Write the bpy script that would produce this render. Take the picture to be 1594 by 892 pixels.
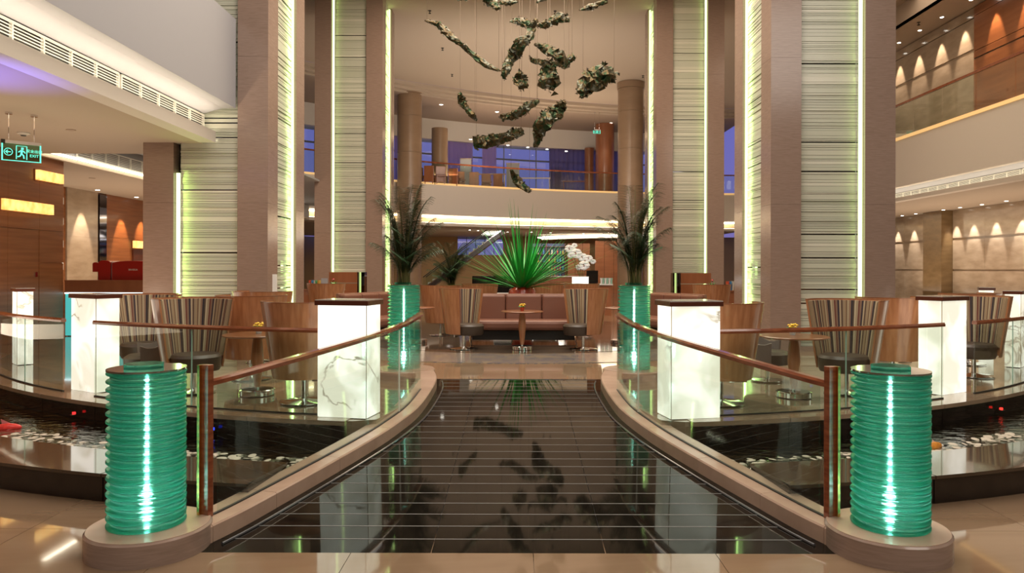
import bpy, bmesh, math, random
from mathutils import Vector, Matrix
random.seed(7)
for o in list(bpy.data.objects): bpy.data.objects.remove(o)
C = bpy.context.scene.collection
PI = math.pi
F, CX, HY, EYE = 1150.0, 808.0, 419.0, 1.55      # focal length in px, vanishing point, eye height over the platform

# ------------------------------------------------------------ camera
cam_d = bpy.data.cameras.new('camera'); cam = bpy.data.objects.new('camera', cam_d); C.objects.link(cam)
cam.location = (0, 0, EYE); cam.rotation_euler = (PI/2, math.radians(-0.15), 0)
cam_d.sensor_width = 36; cam_d.lens = 36*F/1594
cam_d.shift_x = -(CX-797)/1594; cam_d.shift_y = -(446-HY)/1594
cam_d.clip_end = 200
bpy.context.scene.camera = cam
vs = bpy.context.scene.view_settings
bpy.context.scene.display_settings.display_device = 'sRGB'
vs.view_transform = 'Standard'; vs.look = 'None'; vs.gamma = 1; vs.use_curve_mapping = False
vs.exposure = 0.0
# ------------------------------------------------------------ dusk sky outside the windows
w = bpy.data.worlds.new('dusk'); bpy.context.scene.world = w; w.use_nodes = True
nt = w.node_tree; bg = nt.nodes['Background']
tc = nt.nodes.new('ShaderNodeTexCoord'); sx = nt.nodes.new('ShaderNodeSeparateXYZ'); rp = nt.nodes.new('ShaderNodeValToRGB')
nt.links.new(tc.outputs['Generated'], sx.inputs[0]); nt.links.new(sx.outputs['Z'], rp.inputs[0]); nt.links.new(rp.outputs[0], bg.inputs[0])
rp.color_ramp.elements[0].color = (.20, .16, .42, 1); rp.color_ramp.elements[1].color = (.05, .12, .55, 1); rp.color_ramp.elements[1].position = .5
bg.inputs[1].default_value = 1.0
# ------------------------------------------------------------ lamps of the hall and added fill lights
WARM = (1, .80, .60); AMB = (1, .66, .38); SOFT = (1, .90, .79)
def area(loc, sx_, sy_, power, col=WARM, rot=(0, 0, 0)):
    l = bpy.data.lights.new('area_light', 'AREA'); l.shape = 'RECTANGLE'; l.size = sx_; l.size_y = sy_; l.energy = power; l.color = col
    o = bpy.data.objects.new('area_light', l); C.objects.link(o); o.location = loc; o.rotation_euler = rot; return o
def spot(loc, tgt, power, ang, col=WARM, blend=.5, r=.03):
    l = bpy.data.lights.new('spot_light', 'SPOT'); l.energy = power; l.spot_size = math.radians(ang); l.spot_blend = blend; l.color = col; l.shadow_soft_size = r
    o = bpy.data.objects.new('spot_light', l); C.objects.link(o); o.location = loc
    o.rotation_euler = (Vector(tgt)-Vector(loc)).to_track_quat('-Z', 'Y').to_euler(); return o
def point(loc, power, col=WARM, r=.05):
    l = bpy.data.lights.new('point_light', 'POINT'); l.energy = power; l.color = col; l.shadow_soft_size = r
    o = bpy.data.objects.new('point_light', l); C.objects.link(o); o.location = loc; return o
area((0, 10, 11.2), 8, 9, 1350, SOFT)                 # atrium ceiling lighting
area((0, 20, 11.2), 8, 9, 1500, WARM)
area((0, -4, 9.0), 12, 8, 800, SOFT)                 # entrance side of the hall
area((0, 30, 5.2), 5, 5, 90, WARM, (PI, 0, 0)); area((0, 28.2, 5.2), 8, 1.5, 600, SOFT, (math.radians(102), 0, 0)); area((1, 42.5, 6.9), 12, .8, 280, WARM, (PI, 0, 0))  # added unseen fills in mid-air, brightening the ceiling and far gallery
area((8, 1, 9.5), 7, 4, 420, SOFT, (math.radians(45), 0, 0)); area((-8.5, 9, 3.9), 3, 8, 60, AMB); area((-8.0, 11, .6), 3, 8, 150, WARM, (PI, 0, 0)); area((-11.5, 22, .6), 3, 8, 150, WARM, (PI, 0, 0))                   # left gallery light, plus added front fill and unseen upward fills
area((-10, 21, 3.85), 3, 8, 100, AMB)
area((16.5, 28, 4.05), 3, 16, 130, WARM)              # under the right gallery
area((12, 20, 11.2), 5, 12, 480, WARM); area((16.6, 28, .6), 3, 14, 290, WARM, (PI, 0, 0))  # the second is an added upward fill below the right gallery ceiling
area((0, 47, 3.85), 16, 4, 520, WARM); spot((.1, 14.5, 9), (.1, 17.2, 1.8), 1500, 20, (1,.97,.9))                 # back bar
area((2, 44, 9.5), 10, 2, 60, AMB)
area((0, 36, 5.0), 12, 2, 170, WARM, (math.radians(180), 0, 0))    # unseen upward fill, hung free before the far gallery edge
spot((-7.6, 8.2, 1.6), (-6.9, 8.9, 3.95), 900, 55, (.16, .14, 1), 1.0)
for s_, x_, z_, y0_, y1_, p_ in ((-1, 5.72, 4.18, 2, 14, 75), (1, 14.2, 4.30, 12, 44, 60)):       # cove lamps along the galleries
    area((s_*x_, (y0_+y1_)/2, z_), .06, y1_-y0_, p_, (1, .84, .62), (PI, s_*.25, 0))
for k_ in range(7):                                     # cove lamps of the far gallery
    a_ = math.asin((-9+k_*3.6-14)/35.9); area((14+35.9*math.sin(a_), 11.2+35.9*math.cos(a_), 4.2), 3.6, .06, 26, (1, .84, .6), (PI, 0, -a_))
for s_ in (-1, 1):                                      # green lamp strips of the four columns
    for d_, p_ in ((14.1, 20), (25.9, 20)):
        area((s_*4.88, d_+1.70, 5.7), .04, 11, p_, (.50, 1, .10), (PI/2, 0, PI)) if 0 else None
        area((s_*4.83, d_+1.69, 5.7), .05, 11, p_, (.60, 1, .26), (-PI/2, 0, s_*.5))
        area((s_*(4.8+1.69), d_+.03, 5.7 if (s_ > 0 or d_ > 20) else 1.8), .05, 11 if (s_ > 0 or d_ > 20) else 3.2, p_*.55 if (s_ > 0 or d_ > 20) else 14, (.62, 1, .2), (-PI/2, 0, -s_*(PI/2-.5)) )          # blue effect lamp

# ------------------------------------------------------------ helpers
def P(px, py, z):
    d = F*(EYE-z)/(py-HY); return Vector(((px-CX)/F*d, d, z))
def Q(px, py, d): return Vector(((px-CX)/F*d, d, EYE-(py-HY)/F*d))
def ramp(d): return -.32+.32*max(0, min(1, (d-4.88)/5.52))

class MB:
    def __init__(s): s.v = []; s.f = []; s.sm = []; s.uv = {}
    def add(s, vs_, fs, smooth=False):
        b = len(s.v); s.v += [tuple(v) for v in vs_]
        for f in fs: s.f.append(tuple(b+i for i in f)); s.sm.append(smooth)
        return s
    def box(s, x0, x1, y0, y1, z0, z1):
        return s.add([(x0,y0,z0),(x1,y0,z0),(x1,y1,z0),(x0,y1,z0),(x0,y0,z1),(x1,y0,z1),(x1,y1,z1),(x0,y1,z1)],
                     [(0,3,2,1),(4,5,6,7),(0,1,5,4),(1,2,6,5),(2,3,7,6),(3,0,4,7)])
    def rbox(s, c, size, rz=0):
        hx, hy, hz = size[0]/2, size[1]/2, size[2]/2; co, si = math.cos(rz), math.sin(rz)
        vs_ = []
        for z in (-hz, hz):
            for x, y in ((-hx,-hy),(hx,-hy),(hx,hy),(-hx,hy)):
                vs_.append((c[0]+x*co-y*si, c[1]+x*si+y*co, c[2]+z))
        return s.add(vs_, [(0,3,2,1),(4,5,6,7),(0,1,5,4),(1,2,6,5),(2,3,7,6),(3,0,4,7)])
    def lathe(s, prof, c=(0,0,0), n=24, cap=True, smooth=True):
        vs_ = []; fs = []; m = len(prof)
        for r, z in prof:
            for k in range(n):
                a = 2*PI*k/n; vs_.append((c[0]+r*math.cos(a), c[1]+r*math.sin(a), c[2]+z))
        for i in range(m-1):
            for k in range(n):
                k2 = (k+1) % n; fs.append((i*n+k, i*n+k2, (i+1)*n+k2, (i+1)*n+k))
        s.add(vs_, fs, smooth)
        if cap:
            b = len(s.v)-len(vs_)
            s.f.append(tuple(b+k for k in reversed(range(n)))); s.sm.append(False)
            s.f.append(tuple(b+(m-1)*n+k for k in range(n))); s.sm.append(False)
        return s
    def tube(s, pts, rad, n=8, smooth=True):
        pts = [Vector(p) for p in pts]
        if not hasattr(rad, '__len__'): rad = [rad]*len(pts)
        vs_ = []; fs = []; up0 = None
        for i, p in enumerate(pts):
            t = (pts[min(i+1, len(pts)-1)]-pts[max(i-1, 0)]).normalized()
            if up0 is None: up0 = Vector((0,0,1)) if abs(t.z) < .9 else Vector((1,0,0))
            a = t.cross(up0).normalized(); b = a.cross(t).normalized(); up0 = b
            for k in range(n):
                th = 2*PI*k/n; vs_.append(p+(a*math.cos(th)+b*math.sin(th))*rad[i])
        for i in range(len(pts)-1):
            for k in range(n):
                k2 = (k+1) % n; fs.append((i*n+k, i*n+k2, (i+1)*n+k2, (i+1)*n+k))
        fs.append(tuple(reversed(range(n)))); fs.append(tuple((len(pts)-1)*n+k for k in range(n)))
        return s.add(vs_, fs, smooth)
    def ribbon(s, path, prof, smooth=False):
        """sweep the closed profile [(offset to the right of travel, z)] along path [(x, y, z)]"""
        n = len(prof); vs_ = []; fs = []; m = len(path)
        for i, p in enumerate(path):
            a = path[max(i-1, 0)]; b = path[min(i+1, m-1)]
            tx, ty = b[0]-a[0], b[1]-a[1]; L = math.hypot(tx, ty) or 1; tx /= L; ty /= L
            for off, z in prof: vs_.append((p[0]+ty*off, p[1]-tx*off, p[2]+z))
        for i in range(m-1):
            for k in range(n):
                k2 = (k+1) % n; fs.append((i*n+k, (i+1)*n+k, (i+1)*n+k2, i*n+k2))
        fs.append(tuple(range(n))); fs.append(tuple((m-1)*n+k for k in reversed(range(n))))
        return s.add(vs_, fs, smooth)
    def prism(s, poly, z0, z1):
        n = len(poly); vs_ = [(x, y, z0) for x, y in poly]+[(x, y, z1) for x, y in poly]
        fs = [tuple(reversed(range(n))), tuple(range(n, 2*n))]+[(k, (k+1) % n, n+(k+1) % n, n+k) for k in range(n)]
        return s.add(vs_, fs)
    def build(s, name, mat, parent=None, bevel=0, local=False):
        off = Vector((0,0,0)); q = parent
        while q is not None and not local: off += q.location; q = q.parent
        me = bpy.data.meshes.new(name)
        me.from_pydata([(v[0]-off.x, v[1]-off.y, v[2]-off.z) for v in s.v], [], s.f)
        me.polygons.foreach_set('use_smooth', s.sm)
        if s.uv:
            ul = me.uv_layers.new(name='UVMap')
            for l in me.loops: ul.data[l.index].uv = s.uv.get(l.vertex_index, (0, 0))
        bm = bmesh.new(); bm.from_mesh(me)
        big = [f for f in bm.faces if len(f.verts) > 8]
        if big: bmesh.ops.triangulate(bm, faces=big)
        bmesh.ops.recalc_face_normals(bm, faces=bm.faces)
        for e in bm.edges:
            if len(e.link_faces) == 2 and e.calc_face_angle(0) > .6: e.smooth = False
        bm.to_mesh(me); bm.free()
        me.materials.append(mat)
        o = bpy.data.objects.new(name, me); C.objects.link(o); o.parent = parent
        if bevel:
            b = o.modifiers.new('bevel', 'BEVEL'); b.width = bevel; b.segments = 2; b.limit_method = 'ANGLE'
        return o
def empty(name, loc): o = bpy.data.objects.new(name, None); C.objects.link(o); o.location = loc; o.empty_display_size = .1; return o
def tag(o, label, cat, group=None):
    o['label'] = label; o['category'] = cat
    if group: o['group'] = group
    return o
def thing(name, loc, label, cat, group=None): return tag(empty(name, loc), label, cat, group)
def struct(o, label=None):
    o['kind'] = 'structure'
    if label: o['label'] = label
    return o
def kids(o, table): return table.get(o, [])
def copy_tree(o, parent=None):
    c = o.copy(); C.objects.link(c); c.parent = parent
    for ch in list(o.children): copy_tree(ch, c)
    return c
def inst(src, name, loc, parent, scale=(1,1,1), rot=(0,0,0)):
    o = bpy.data.objects.new(name, src.data); C.objects.link(o); o.parent = parent
    off = Vector((0,0,0)); q = parent
    while q is not None: off += q.location; q = q.parent
    o.location = Vector(loc)-off; o.scale = scale; o.rotation_euler = rot; return o
def catmull(pts, n=6):
    out = []; m = len(pts)
    for i in range(m-1):
        p0, p1, p2, p3 = pts[max(i-1,0)], pts[i], pts[i+1], pts[min(i+2,m-1)]
        for k in range(n):
            t = k/n
            out.append(tuple(.5*((2*b)+(-a+c)*t+(2*a-5*b+4*c-d)*t*t+(-a+3*b-3*c+d)*t**3) for a, b, c, d in zip(p0,p1,p2,p3)))
    out.append(tuple(pts[-1])); return out

# ------------------------------------------------------------ materials
def newmat(name):
    m = bpy.data.materials.new(name); m.use_nodes = True
    return m, m.node_tree, m.node_tree.nodes['Principled BSDF']
def pm(name, col, rough=.5, metal=0, emis=None, es=0, trans=0, coat=0, bump=0, bscale=30, vary=0):
    m, t, b = newmat(name); N = t.nodes
    b.inputs['Base Color'].default_value = (*col, 1); b.inputs['Roughness'].default_value = rough; b.inputs['Metallic'].default_value = metal
    if emis: b.inputs['Emission Color'].default_value = (*emis, 1); b.inputs['Emission Strength'].default_value = es
    b.inputs['Transmission Weight'].default_value = trans; b.inputs['Coat Weight'].default_value = coat
    if bump or vary:
        tcn = N.new('ShaderNodeTexCoord'); nz = N.new('ShaderNodeTexNoise'); nz.inputs['Scale'].default_value = bscale; nz.inputs['Detail'].default_value = 4
        t.links.new(tcn.outputs['Object'], nz.inputs['Vector'])
        if bump:
            bn = N.new('ShaderNodeBump'); bn.inputs['Strength'].default_value = bump; bn.inputs['Distance'].default_value = .02
            t.links.new(nz.outputs['Fac'], bn.inputs['Height']); t.links.new(bn.outputs[0], b.inputs['Normal'])
        if vary:
            r = N.new('ShaderNodeValToRGB'); r.color_ramp.elements[0].position = .3; r.color_ramp.elements[1].position = .7
            r.color_ramp.elements[0].color = tuple(c*(1-vary) for c in col)+(1,); r.color_ramp.elements[1].color = tuple(min(1, c*(1+vary)) for c in col)+(1,)
            t.links.new(nz.outputs['Fac'], r.inputs[0]); t.links.new(r.outputs[0], b.inputs['Base Color'])
    return m
def grain(name, c1, c2, scale, rough=.3, coat=0, bump=.0, detail=6, pos=(.35, .7), distort=0):
    """stretched noise: wood grain or stone layering"""
    m, t, b = newmat(name); N = t.nodes
    tcn = N.new('ShaderNodeTexCoord'); mp = N.new('ShaderNodeMapping'); mp.inputs['Scale'].default_value = scale
    nz = N.new('ShaderNodeTexNoise'); nz.inputs['Scale'].default_value = 1; nz.inputs['Detail'].default_value = detail; nz.inputs['Distortion'].default_value = distort
    r = N.new('ShaderNodeValToRGB'); r.color_ramp.elements[0].position = pos[0]; r.color_ramp.elements[1].position = pos[1]
    r.color_ramp.elements[0].color = (*c1, 1); r.color_ramp.elements[1].color = (*c2, 1)
    t.links.new(tcn.outputs['Object'], mp.inputs[0]); t.links.new(mp.outputs[0], nz.inputs['Vector']); t.links.new(nz.outputs['Fac'], r.inputs[0])
    t.links.new(r.outputs[0], b.inputs['Base Color']); b.inputs['Roughness'].default_value = rough; b.inputs['Coat Weight'].default_value = coat
    b.inputs['Coat Roughness'].default_value = .08
    if bump:
        bn = N.new('ShaderNodeBump'); bn.inputs['Strength'].default_value = bump; bn.inputs['Distance'].default_value = .01
        t.links.new(nz.outputs['Fac'], bn.inputs['Height']); t.links.new(bn.outputs[0], b.inputs['Normal'])
    return m
def emit(name, col, s):
    m = bpy.data.materials.new(name); m.use_nodes = True; t = m.node_tree; t.nodes.clear()
    e = t.nodes.new('ShaderNodeEmission'); o = t.nodes.new('ShaderNodeOutputMaterial'); e.inputs[0].default_value = (*col, 1); e.inputs[1].default_value = s
    t.links.new(e.outputs[0], o.inputs[0]); return m
def archglass(name, tint, rough=0.0, ior=1.45, bump=0, bs=(1, 1, 1), refl=1.0):
    m = bpy.data.materials.new(name); m.use_nodes = True; t = m.node_tree; t.nodes.clear(); N = t.nodes
    tr = N.new('ShaderNodeBsdfTransparent'); tr.inputs[0].default_value = (*tint, 1)
    gl = N.new('ShaderNodeBsdfGlossy'); gl.inputs['Roughness'].default_value = rough; gl.inputs[0].default_value = (refl, refl, refl, 1)
    fr = N.new('ShaderNodeFresnel'); fr.inputs[0].default_value = ior; mx = N.new('ShaderNodeMixShader'); o = N.new('ShaderNodeOutputMaterial')
    ge_ = N.new('ShaderNodeNewGeometry'); mr = N.new('ShaderNodeMapRange'); mr.inputs['To Min'].default_value = ior; mr.inputs['To Max'].default_value = 1/ior
    t.links.new(ge_.outputs['Backfacing'], mr.inputs['Value']); t.links.new(mr.outputs['Result'], fr.inputs[0])      # same thin-sheet reflection from both faces
    t.links.new(fr.outputs[0], mx.inputs[0]); t.links.new(tr.outputs[0], mx.inputs[1]); t.links.new(gl.outputs[0], mx.inputs[2]); t.links.new(mx.outputs[0], o.inputs[0])
    if bump:
        tcn = N.new('ShaderNodeTexCoord'); mp = N.new('ShaderNodeMapping'); mp.inputs['Scale'].default_value = bs
        nz = N.new('ShaderNodeTexNoise'); nz.inputs['Scale'].default_value = 1; nz.inputs['Detail'].default_value = 3
        bn = N.new('ShaderNodeBump'); bn.inputs['Strength'].default_value = bump; bn.inputs['Distance'].default_value = .05
        t.links.new(tcn.outputs['Object'], mp.inputs[0]); t.links.new(mp.outputs[0], nz.inputs['Vector']); t.links.new(nz.outputs['Fac'], bn.inputs['Height'])
        t.links.new(bn.outputs[0], gl.inputs['Normal']); t.links.new(bn.outputs[0], fr.inputs['Normal'])
    return m
M = {}
M['marble'] = grain('beige_marble', (.20,.13,.08), (.265,.18,.115), (.5,2.2,2), .06, 0, 0, 8, (.3,.72), 1.5)
M['marble_plat'] = grain('platform_marble', (.24,.165,.105), (.33,.235,.155), (.6,2.0,2), .07, 0, 0, 8, (.3,.72), 1.5)
M['kerb'] = grain('kerb_stone', (.40,.27,.20), (.50,.35,.265), (2,3,3), .22)
M['pier'] = grain('brown_layered_stone', (.255,.178,.14), (.315,.225,.182), (5,5,55), .16, .0, .06, 5, (.3,.7), .6)
M['pier_pol'] = M['pier']
M['black'] = grain('black_granite', (.010,.007,.006), (.022,.016,.012), (6,6,6), .05)
def polish(m, w_=.6, r_=.03):
    b = m.node_tree.nodes['Principled BSDF']; b.inputs['Coat Weight'].default_value = w_; b.inputs['Coat Roughness'].default_value = r_; b.inputs['Coat IOR'].default_value = 1.7
for k_ in ('marble', 'marble_plat'): polish(M[k_], .4)
polish(M['black'], .12)
M['plank'] = grain('black_ramp_granite', (.006,.005,.004), (.014,.011,.008), (8,3,3), .04, 0, 0, 5); M['plank'].node_tree.nodes['Principled BSDF'].inputs['IOR'].default_value = 1.26
M['strip'] = pm('anti_slip_strip', (.20,.20,.20), .45)
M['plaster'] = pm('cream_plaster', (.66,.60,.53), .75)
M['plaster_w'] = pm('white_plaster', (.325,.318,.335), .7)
M['ceil'] = pm('ceiling_paint', (.43,.345,.265), .8)
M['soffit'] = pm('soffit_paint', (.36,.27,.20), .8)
M['white_metal'] = pm('white_grille_metal', (.66,.64,.58), .4)
M['dark'] = pm('dark_void', (.02,.018,.015), .6)
M['wood'] = grain('veneer_brown', (.22,.075,.03), (.31,.115,.05), (3,3,.6), .3, .5, 0, 8)
M['wood_v'] = grain('chair_veneer', (.36,.145,.06), (.49,.225,.105), (22,22,.9), .28, .5, 0, 8)
M['wall_wood'] = grain('wall_veneer', (.22,.075,.022), (.31,.115,.038), (.8,.8,14), .42, .15, 0, 8)
M['rail'] = grain('rail_wood', (.17,.045,.018), (.30,.09,.035), (6,6,30), .16, .7, 0, 6)
M['cap'] = pm('cap_wood', (.10,.028,.016), .25, coat=.4)
M['stone_wall'] = grain('wall_stone', (.32,.24,.165), (.42,.325,.235), (1.5,1.5,5), .13, 0, 0, 6)
M['column'] = grain('column_stone', (.23,.148,.09), (.26,.17,.104), (1.2,1.2,3), .3)
M['chrome'] = pm('chrome', (.75,.75,.76), .08, 1)
M['gold'] = pm('brass', (.65,.45,.16), .25, 1)
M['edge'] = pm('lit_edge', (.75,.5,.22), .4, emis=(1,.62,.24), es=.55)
M['leather'] = pm('brown_leather', (.20,.085,.055), .38, bump=.1, bscale=60)
M['leather_dk'] = pm('dark_leather', (.06,.042,.030), .4, bump=.1, bscale=60)
M['grey_uph'] = pm('grey_fabric', (.16,.125,.11), .75)
M['glass'] = archglass('balustrade_glass', (.90,.955,.925))
M['glass_edge'] = pm('glass_edge', (.30,.52,.42), .15)
M['water'] = archglass('pool_water', (.62,.66,.62), .05, 1.33, .55, (5, 9, 5))
M['cove'] = emit('cove_led', (1, .86, .60), 11)
ORD = ('first','second','third','fourth','fifth','sixth','seventh','eighth','ninth','tenth','eleventh','twelfth','thirteenth')
M['cove_w'] = emit('cove_led_strong', (1, .88, .66), 9)
M['led'] = emit('green_led', (.80, 1, .45), 2.2)
M['down'] = emit('downlight', (1, .93, .8), 12)
M['white'] = pm('white_paint', (.8,.8,.78), .5)
M['red'] = pm('red_enamel', (.30,.008,.006), .22, coat=.3)
M['tyellow'] = pm('yellow_petals', (.75,.5,.03), .6)
M['pot'] = pm('red_pot', (.45,.05,.02), .25, coat=.5)
M['leaf'] = pm('strap_leaf', (.025,.34,.05), .4, vary=.3, bscale=3)
M['palm'] = pm('palm_leaf', (.022,.062,.018), .5, vary=.35, bscale=5)
M['stem'] = pm('palm_stem', (.12,.12,.03), .6)
M['pebble'] = pm('white_pebble', (.52,.46,.37), .5, vary=.2, bscale=6)
M['orchid'] = pm('white_petals', (.85,.85,.82), .6, emis=(1,1,1), es=.15)  # petals are given a faint glow of their own
M['piano'] = pm('piano_black', (.006,.006,.006), .08)
M['silver'] = pm('card_silver', (.6,.6,.6), .3)
# slats: every slat has its own shade
m, t, b = newmat('frosted_glass_slat'); N = t.nodes
oi = N.new('ShaderNodeObjectInfo'); r = N.new('ShaderNodeValToRGB'); cr = r.color_ramp; cr.interpolation = 'CONSTANT'
cols = [(0,(.55,.56,.46)),(.2,(.51,.52,.43)),(.38,(.58,.58,.48)),(.55,(.47,.485,.39)),(.68,(.54,.55,.45)),(.9,(.66,.65,.55))]
cr.elements[0].color = (*cols[0][1],1); cr.elements[1].position = cols[1][0]; cr.elements[1].color = (*cols[1][1],1)
for p_, c_ in cols[2:]: e = cr.elements.new(p_); e.color = (*c_,1)
t.links.new(oi.outputs['Random'], r.inputs[0]); t.links.new(r.outputs[0], b.inputs['Base Color']); b.inputs['Roughness'].default_value = .22
b.inputs['Transmission Weight'].default_value = .0
tcn = N.new('ShaderNodeTexCoord'); mp = N.new('ShaderNodeMapping'); mp.inputs['Scale'].default_value = (3,3,3); nz = N.new('ShaderNodeTexNoise'); nz.inputs['Scale'].default_value = 1
bn = N.new('ShaderNodeBump'); bn.inputs['Strength'].default_value = .06; bn.inputs['Distance'].default_value = .02
t.links.new(tcn.outputs['Object'], mp.inputs[0]); t.links.new(mp.outputs[0], nz.inputs['Vector']); t.links.new(nz.outputs['Fac'], bn.inputs['Height']); t.links.new(bn.outputs[0], b.inputs['Normal'])
M['slat'] = m
M['mirror_core'] = pm('dark_mirror', (.16,.16,.20), .04, 1)
# backlit onyx with veins
def onyx(name, seed, s=1.35, vein=(.16,.13,.08)):
    """backlit onyx: cream field, cloudy darker patches, a few broken veins"""
    m = bpy.data.materials.new(name); m.use_nodes = True; t = m.node_tree; b = t.nodes['Principled BSDF']; N = t.nodes
    tcn = N.new('ShaderNodeTexCoord'); mp = N.new('ShaderNodeMapping'); mp.inputs['Location'].default_value = (seed, seed*2.3, seed*.7); t.links.new(tcn.outputs['Object'], mp.inputs[0])
    def noise(sc, det, dist, stops):
        nz = N.new('ShaderNodeTexNoise'); nz.inputs['Scale'].default_value = sc; nz.inputs['Detail'].default_value = det; nz.inputs['Distortion'].default_value = dist
        r = N.new('ShaderNodeValToRGB'); cr = r.color_ramp; cr.elements[0].position, v = stops[0]; cr.elements[0].color = (v,v,v,1); cr.elements[1].position, v = stops[-1]; cr.elements[1].color = (v,v,v,1)
        for p_, v in stops[1:-1]: e = cr.elements.new(p_); e.color = (v,v,v,1)
        t.links.new(mp.outputs[0], nz.inputs['Vector']); t.links.new(nz.outputs['Fac'], r.inputs[0]); return r
    v1 = noise(1.5, 6, .7, ((0,0),(.480,0),(.497,1),(.503,.6),(.52,0),(1,0))); msk = noise(1.2, 1, 0, ((.50,0),(.60,1)))
    cl = noise(2.0, 3, .5, ((.40,0),(.62,1)))
    ml = N.new('ShaderNodeMath'); ml.operation = 'MULTIPLY'; t.links.new(v1.outputs[0], ml.inputs[0]); t.links.new(msk.outputs[0], ml.inputs[1])
    m1 = N.new('ShaderNodeMixRGB'); m1.inputs[1].default_value = (.62,.59,.47,1); m1.inputs[2].default_value = (1,.965,.86,1); t.links.new(cl.outputs[0], m1.inputs[0])
    m2 = N.new('ShaderNodeMixRGB'); m2.inputs[2].default_value = (*vein,1); t.links.new(m1.outputs[0], m2.inputs[1]); t.links.new(ml.outputs[0], m2.inputs[0])
    t.links.new(m2.outputs[0], b.inputs['Emission Color']); b.inputs['Emission Strength'].default_value = s
    b.inputs['Base Color'].default_value = (.5,.47,.4,1); b.inputs['Roughness'].default_value = .2
    return m
def alabaster(name, s):
    m = bpy.data.materials.new(name); m.use_nodes = True; t = m.node_tree; b = t.nodes['Principled BSDF']; N = t.nodes
    tcn = N.new('ShaderNodeTexCoord'); nz = N.new('ShaderNodeTexNoise'); nz.inputs['Scale'].default_value = 7; nz.inputs['Detail'].default_value = 4
    r = N.new('ShaderNodeValToRGB'); r.color_ramp.elements[0].position = .35; r.color_ramp.elements[0].color = (1,.42,.07,1); r.color_ramp.elements[1].position = .65; r.color_ramp.elements[1].color = (1,.68,.22,1)
    t.links.new(tcn.outputs['Object'], nz.inputs['Vector']); t.links.new(nz.outputs['Fac'], r.inputs[0]); t.links.new(r.outputs[0], b.inputs['Emission Color'])
    b.inputs['Emission Strength'].default_value = s; b.inputs['Base Color'].default_value = (.6,.4,.2,1); return m
M['alab'] = alabaster('backlit_alabaster', 1.5)
# striped upholstery: stripes follow u
m, t, b = newmat('striped_fabric'); N = t.nodes
uv = N.new('ShaderNodeUVMap'); sp = N.new('ShaderNodeSeparateXYZ'); ml = N.new('ShaderNodeMath'); ml.operation = 'MULTIPLY'; ml.inputs[1].default_value = 5.0
fr = N.new('ShaderNodeMath'); fr.operation = 'FRACT'; r = N.new('ShaderNodeValToRGB'); cr = r.color_ramp; cr.interpolation = 'CONSTANT'
st = [(.0,(.30,.22,.13)),(.08,(.10,.055,.035)),(.15,(.42,.33,.20)),(.22,(.03,.02,.03)),(.30,(.22,.13,.08)),(.38,(.14,.03,.02)),(.44,(.34,.26,.16)),(.54,(.50,.42,.27)),(.60,(.07,.045,.03)),(.68,(.02,.015,.025)),(.74,(.25,.15,.09)),(.82,(.38,.30,.18)),(.90,(.16,.09,.05)),(.95,(.32,.22,.12))]
cr.elements[0].color = (*st[0][1],1); cr.elements[1].position = st[1][0]; cr.elements[1].color = (*st[1][1],1)
for p_, c_ in st[2:]: e = cr.elements.new(p_); e.color = (*c_,1)
t.links.new(uv.outputs[0], sp.inputs[0]); t.links.new(sp.outputs['X'], ml.inputs[0]); t.links.new(ml.outputs[0], fr.inputs[0]); t.links.new(fr.outputs[0], r.inputs[0]); t.links.new(r.outputs[0], b.inputs['Base Color'])
b.inputs['Roughness'].default_value = .8
M['stripe'] = m
# green cast glass
def greenglass(name, tint, tr_):
    m = bpy.data.materials.new(name); m.use_nodes = True; t = m.node_tree; t.nodes.clear(); N = t.nodes
    g = N.new('ShaderNodeBsdfGlass'); g.inputs['Color'].default_value = (*tint,1); g.inputs['Roughness'].default_value = .16; g.inputs['IOR'].default_value = 1.5
    tl = N.new('ShaderNodeBsdfTranslucent'); tl.inputs[0].default_value = (.22,.78,.64,1)
    tp = N.new('ShaderNodeBsdfTransparent'); tp.inputs[0].default_value = (.45,.95,.80,1)
    m1 = N.new('ShaderNodeMixShader'); m1.inputs[0].default_value = tr_; m2 = N.new('ShaderNodeMixShader'); m2.inputs[0].default_value = .12; o = N.new('ShaderNodeOutputMaterial')
    t.links.new(g.outputs[0], m1.inputs[1]); t.links.new(tl.outputs[0], m1.inputs[2]); t.links.new(m1.outputs[0], m2.inputs[1]); t.links.new(tp.outputs[0], m2.inputs[2]); t.links.new(m2.outputs[0], o.inputs[0])
    return m
M['ggl'] = greenglass('green_cast_glass', (.56,.92,.85), .30); M['ggl2'] = greenglass('pale_green_cast_glass', (.84,.99,.96), .16)
M['core'] = emit('lamp_tube', (.8, 1, .95), 12)
M['core_hot'] = emit('lamp_tube_hot', (.95, 1, .97), 40)
# crumpled metal
m, t, b = newmat('crumpled_bronze'); N = t.nodes
tcn = N.new('ShaderNodeTexCoord'); nz = N.new('ShaderNodeTexNoise'); nz.inputs['Scale'].default_value = 5; nz.inputs['Detail'].default_value = 5
r = N.new('ShaderNodeValToRGB'); cr = r.color_ramp; cr.elements[0].position = .3; cr.elements[0].color = (.01,.03,.012,1); cr.elements[1].position = .75; cr.elements[1].color = (.30,.30,.28,1)
for p_, c_ in ((.42,(.03,.06,.03)),(.5,(.10,.065,.03)),(.6,(.06,.075,.055))): e = cr.elements.new(p_); e.color = (*c_,1)
bn = N.new('ShaderNodeBump'); bn.inputs['Strength'].default_value = .9; bn.inputs['Distance'].default_value = .1
t.links.new(tcn.outputs['Object'], nz.inputs['Vector']); t.links.new(nz.outputs['Fac'], r.inputs[0]); t.links.new(r.outputs[0], b.inputs['Base Color']); t.links.new(nz.outputs['Fac'], bn.inputs['Height']); t.links.new(bn.outputs[0], b.inputs['Normal'])
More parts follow.
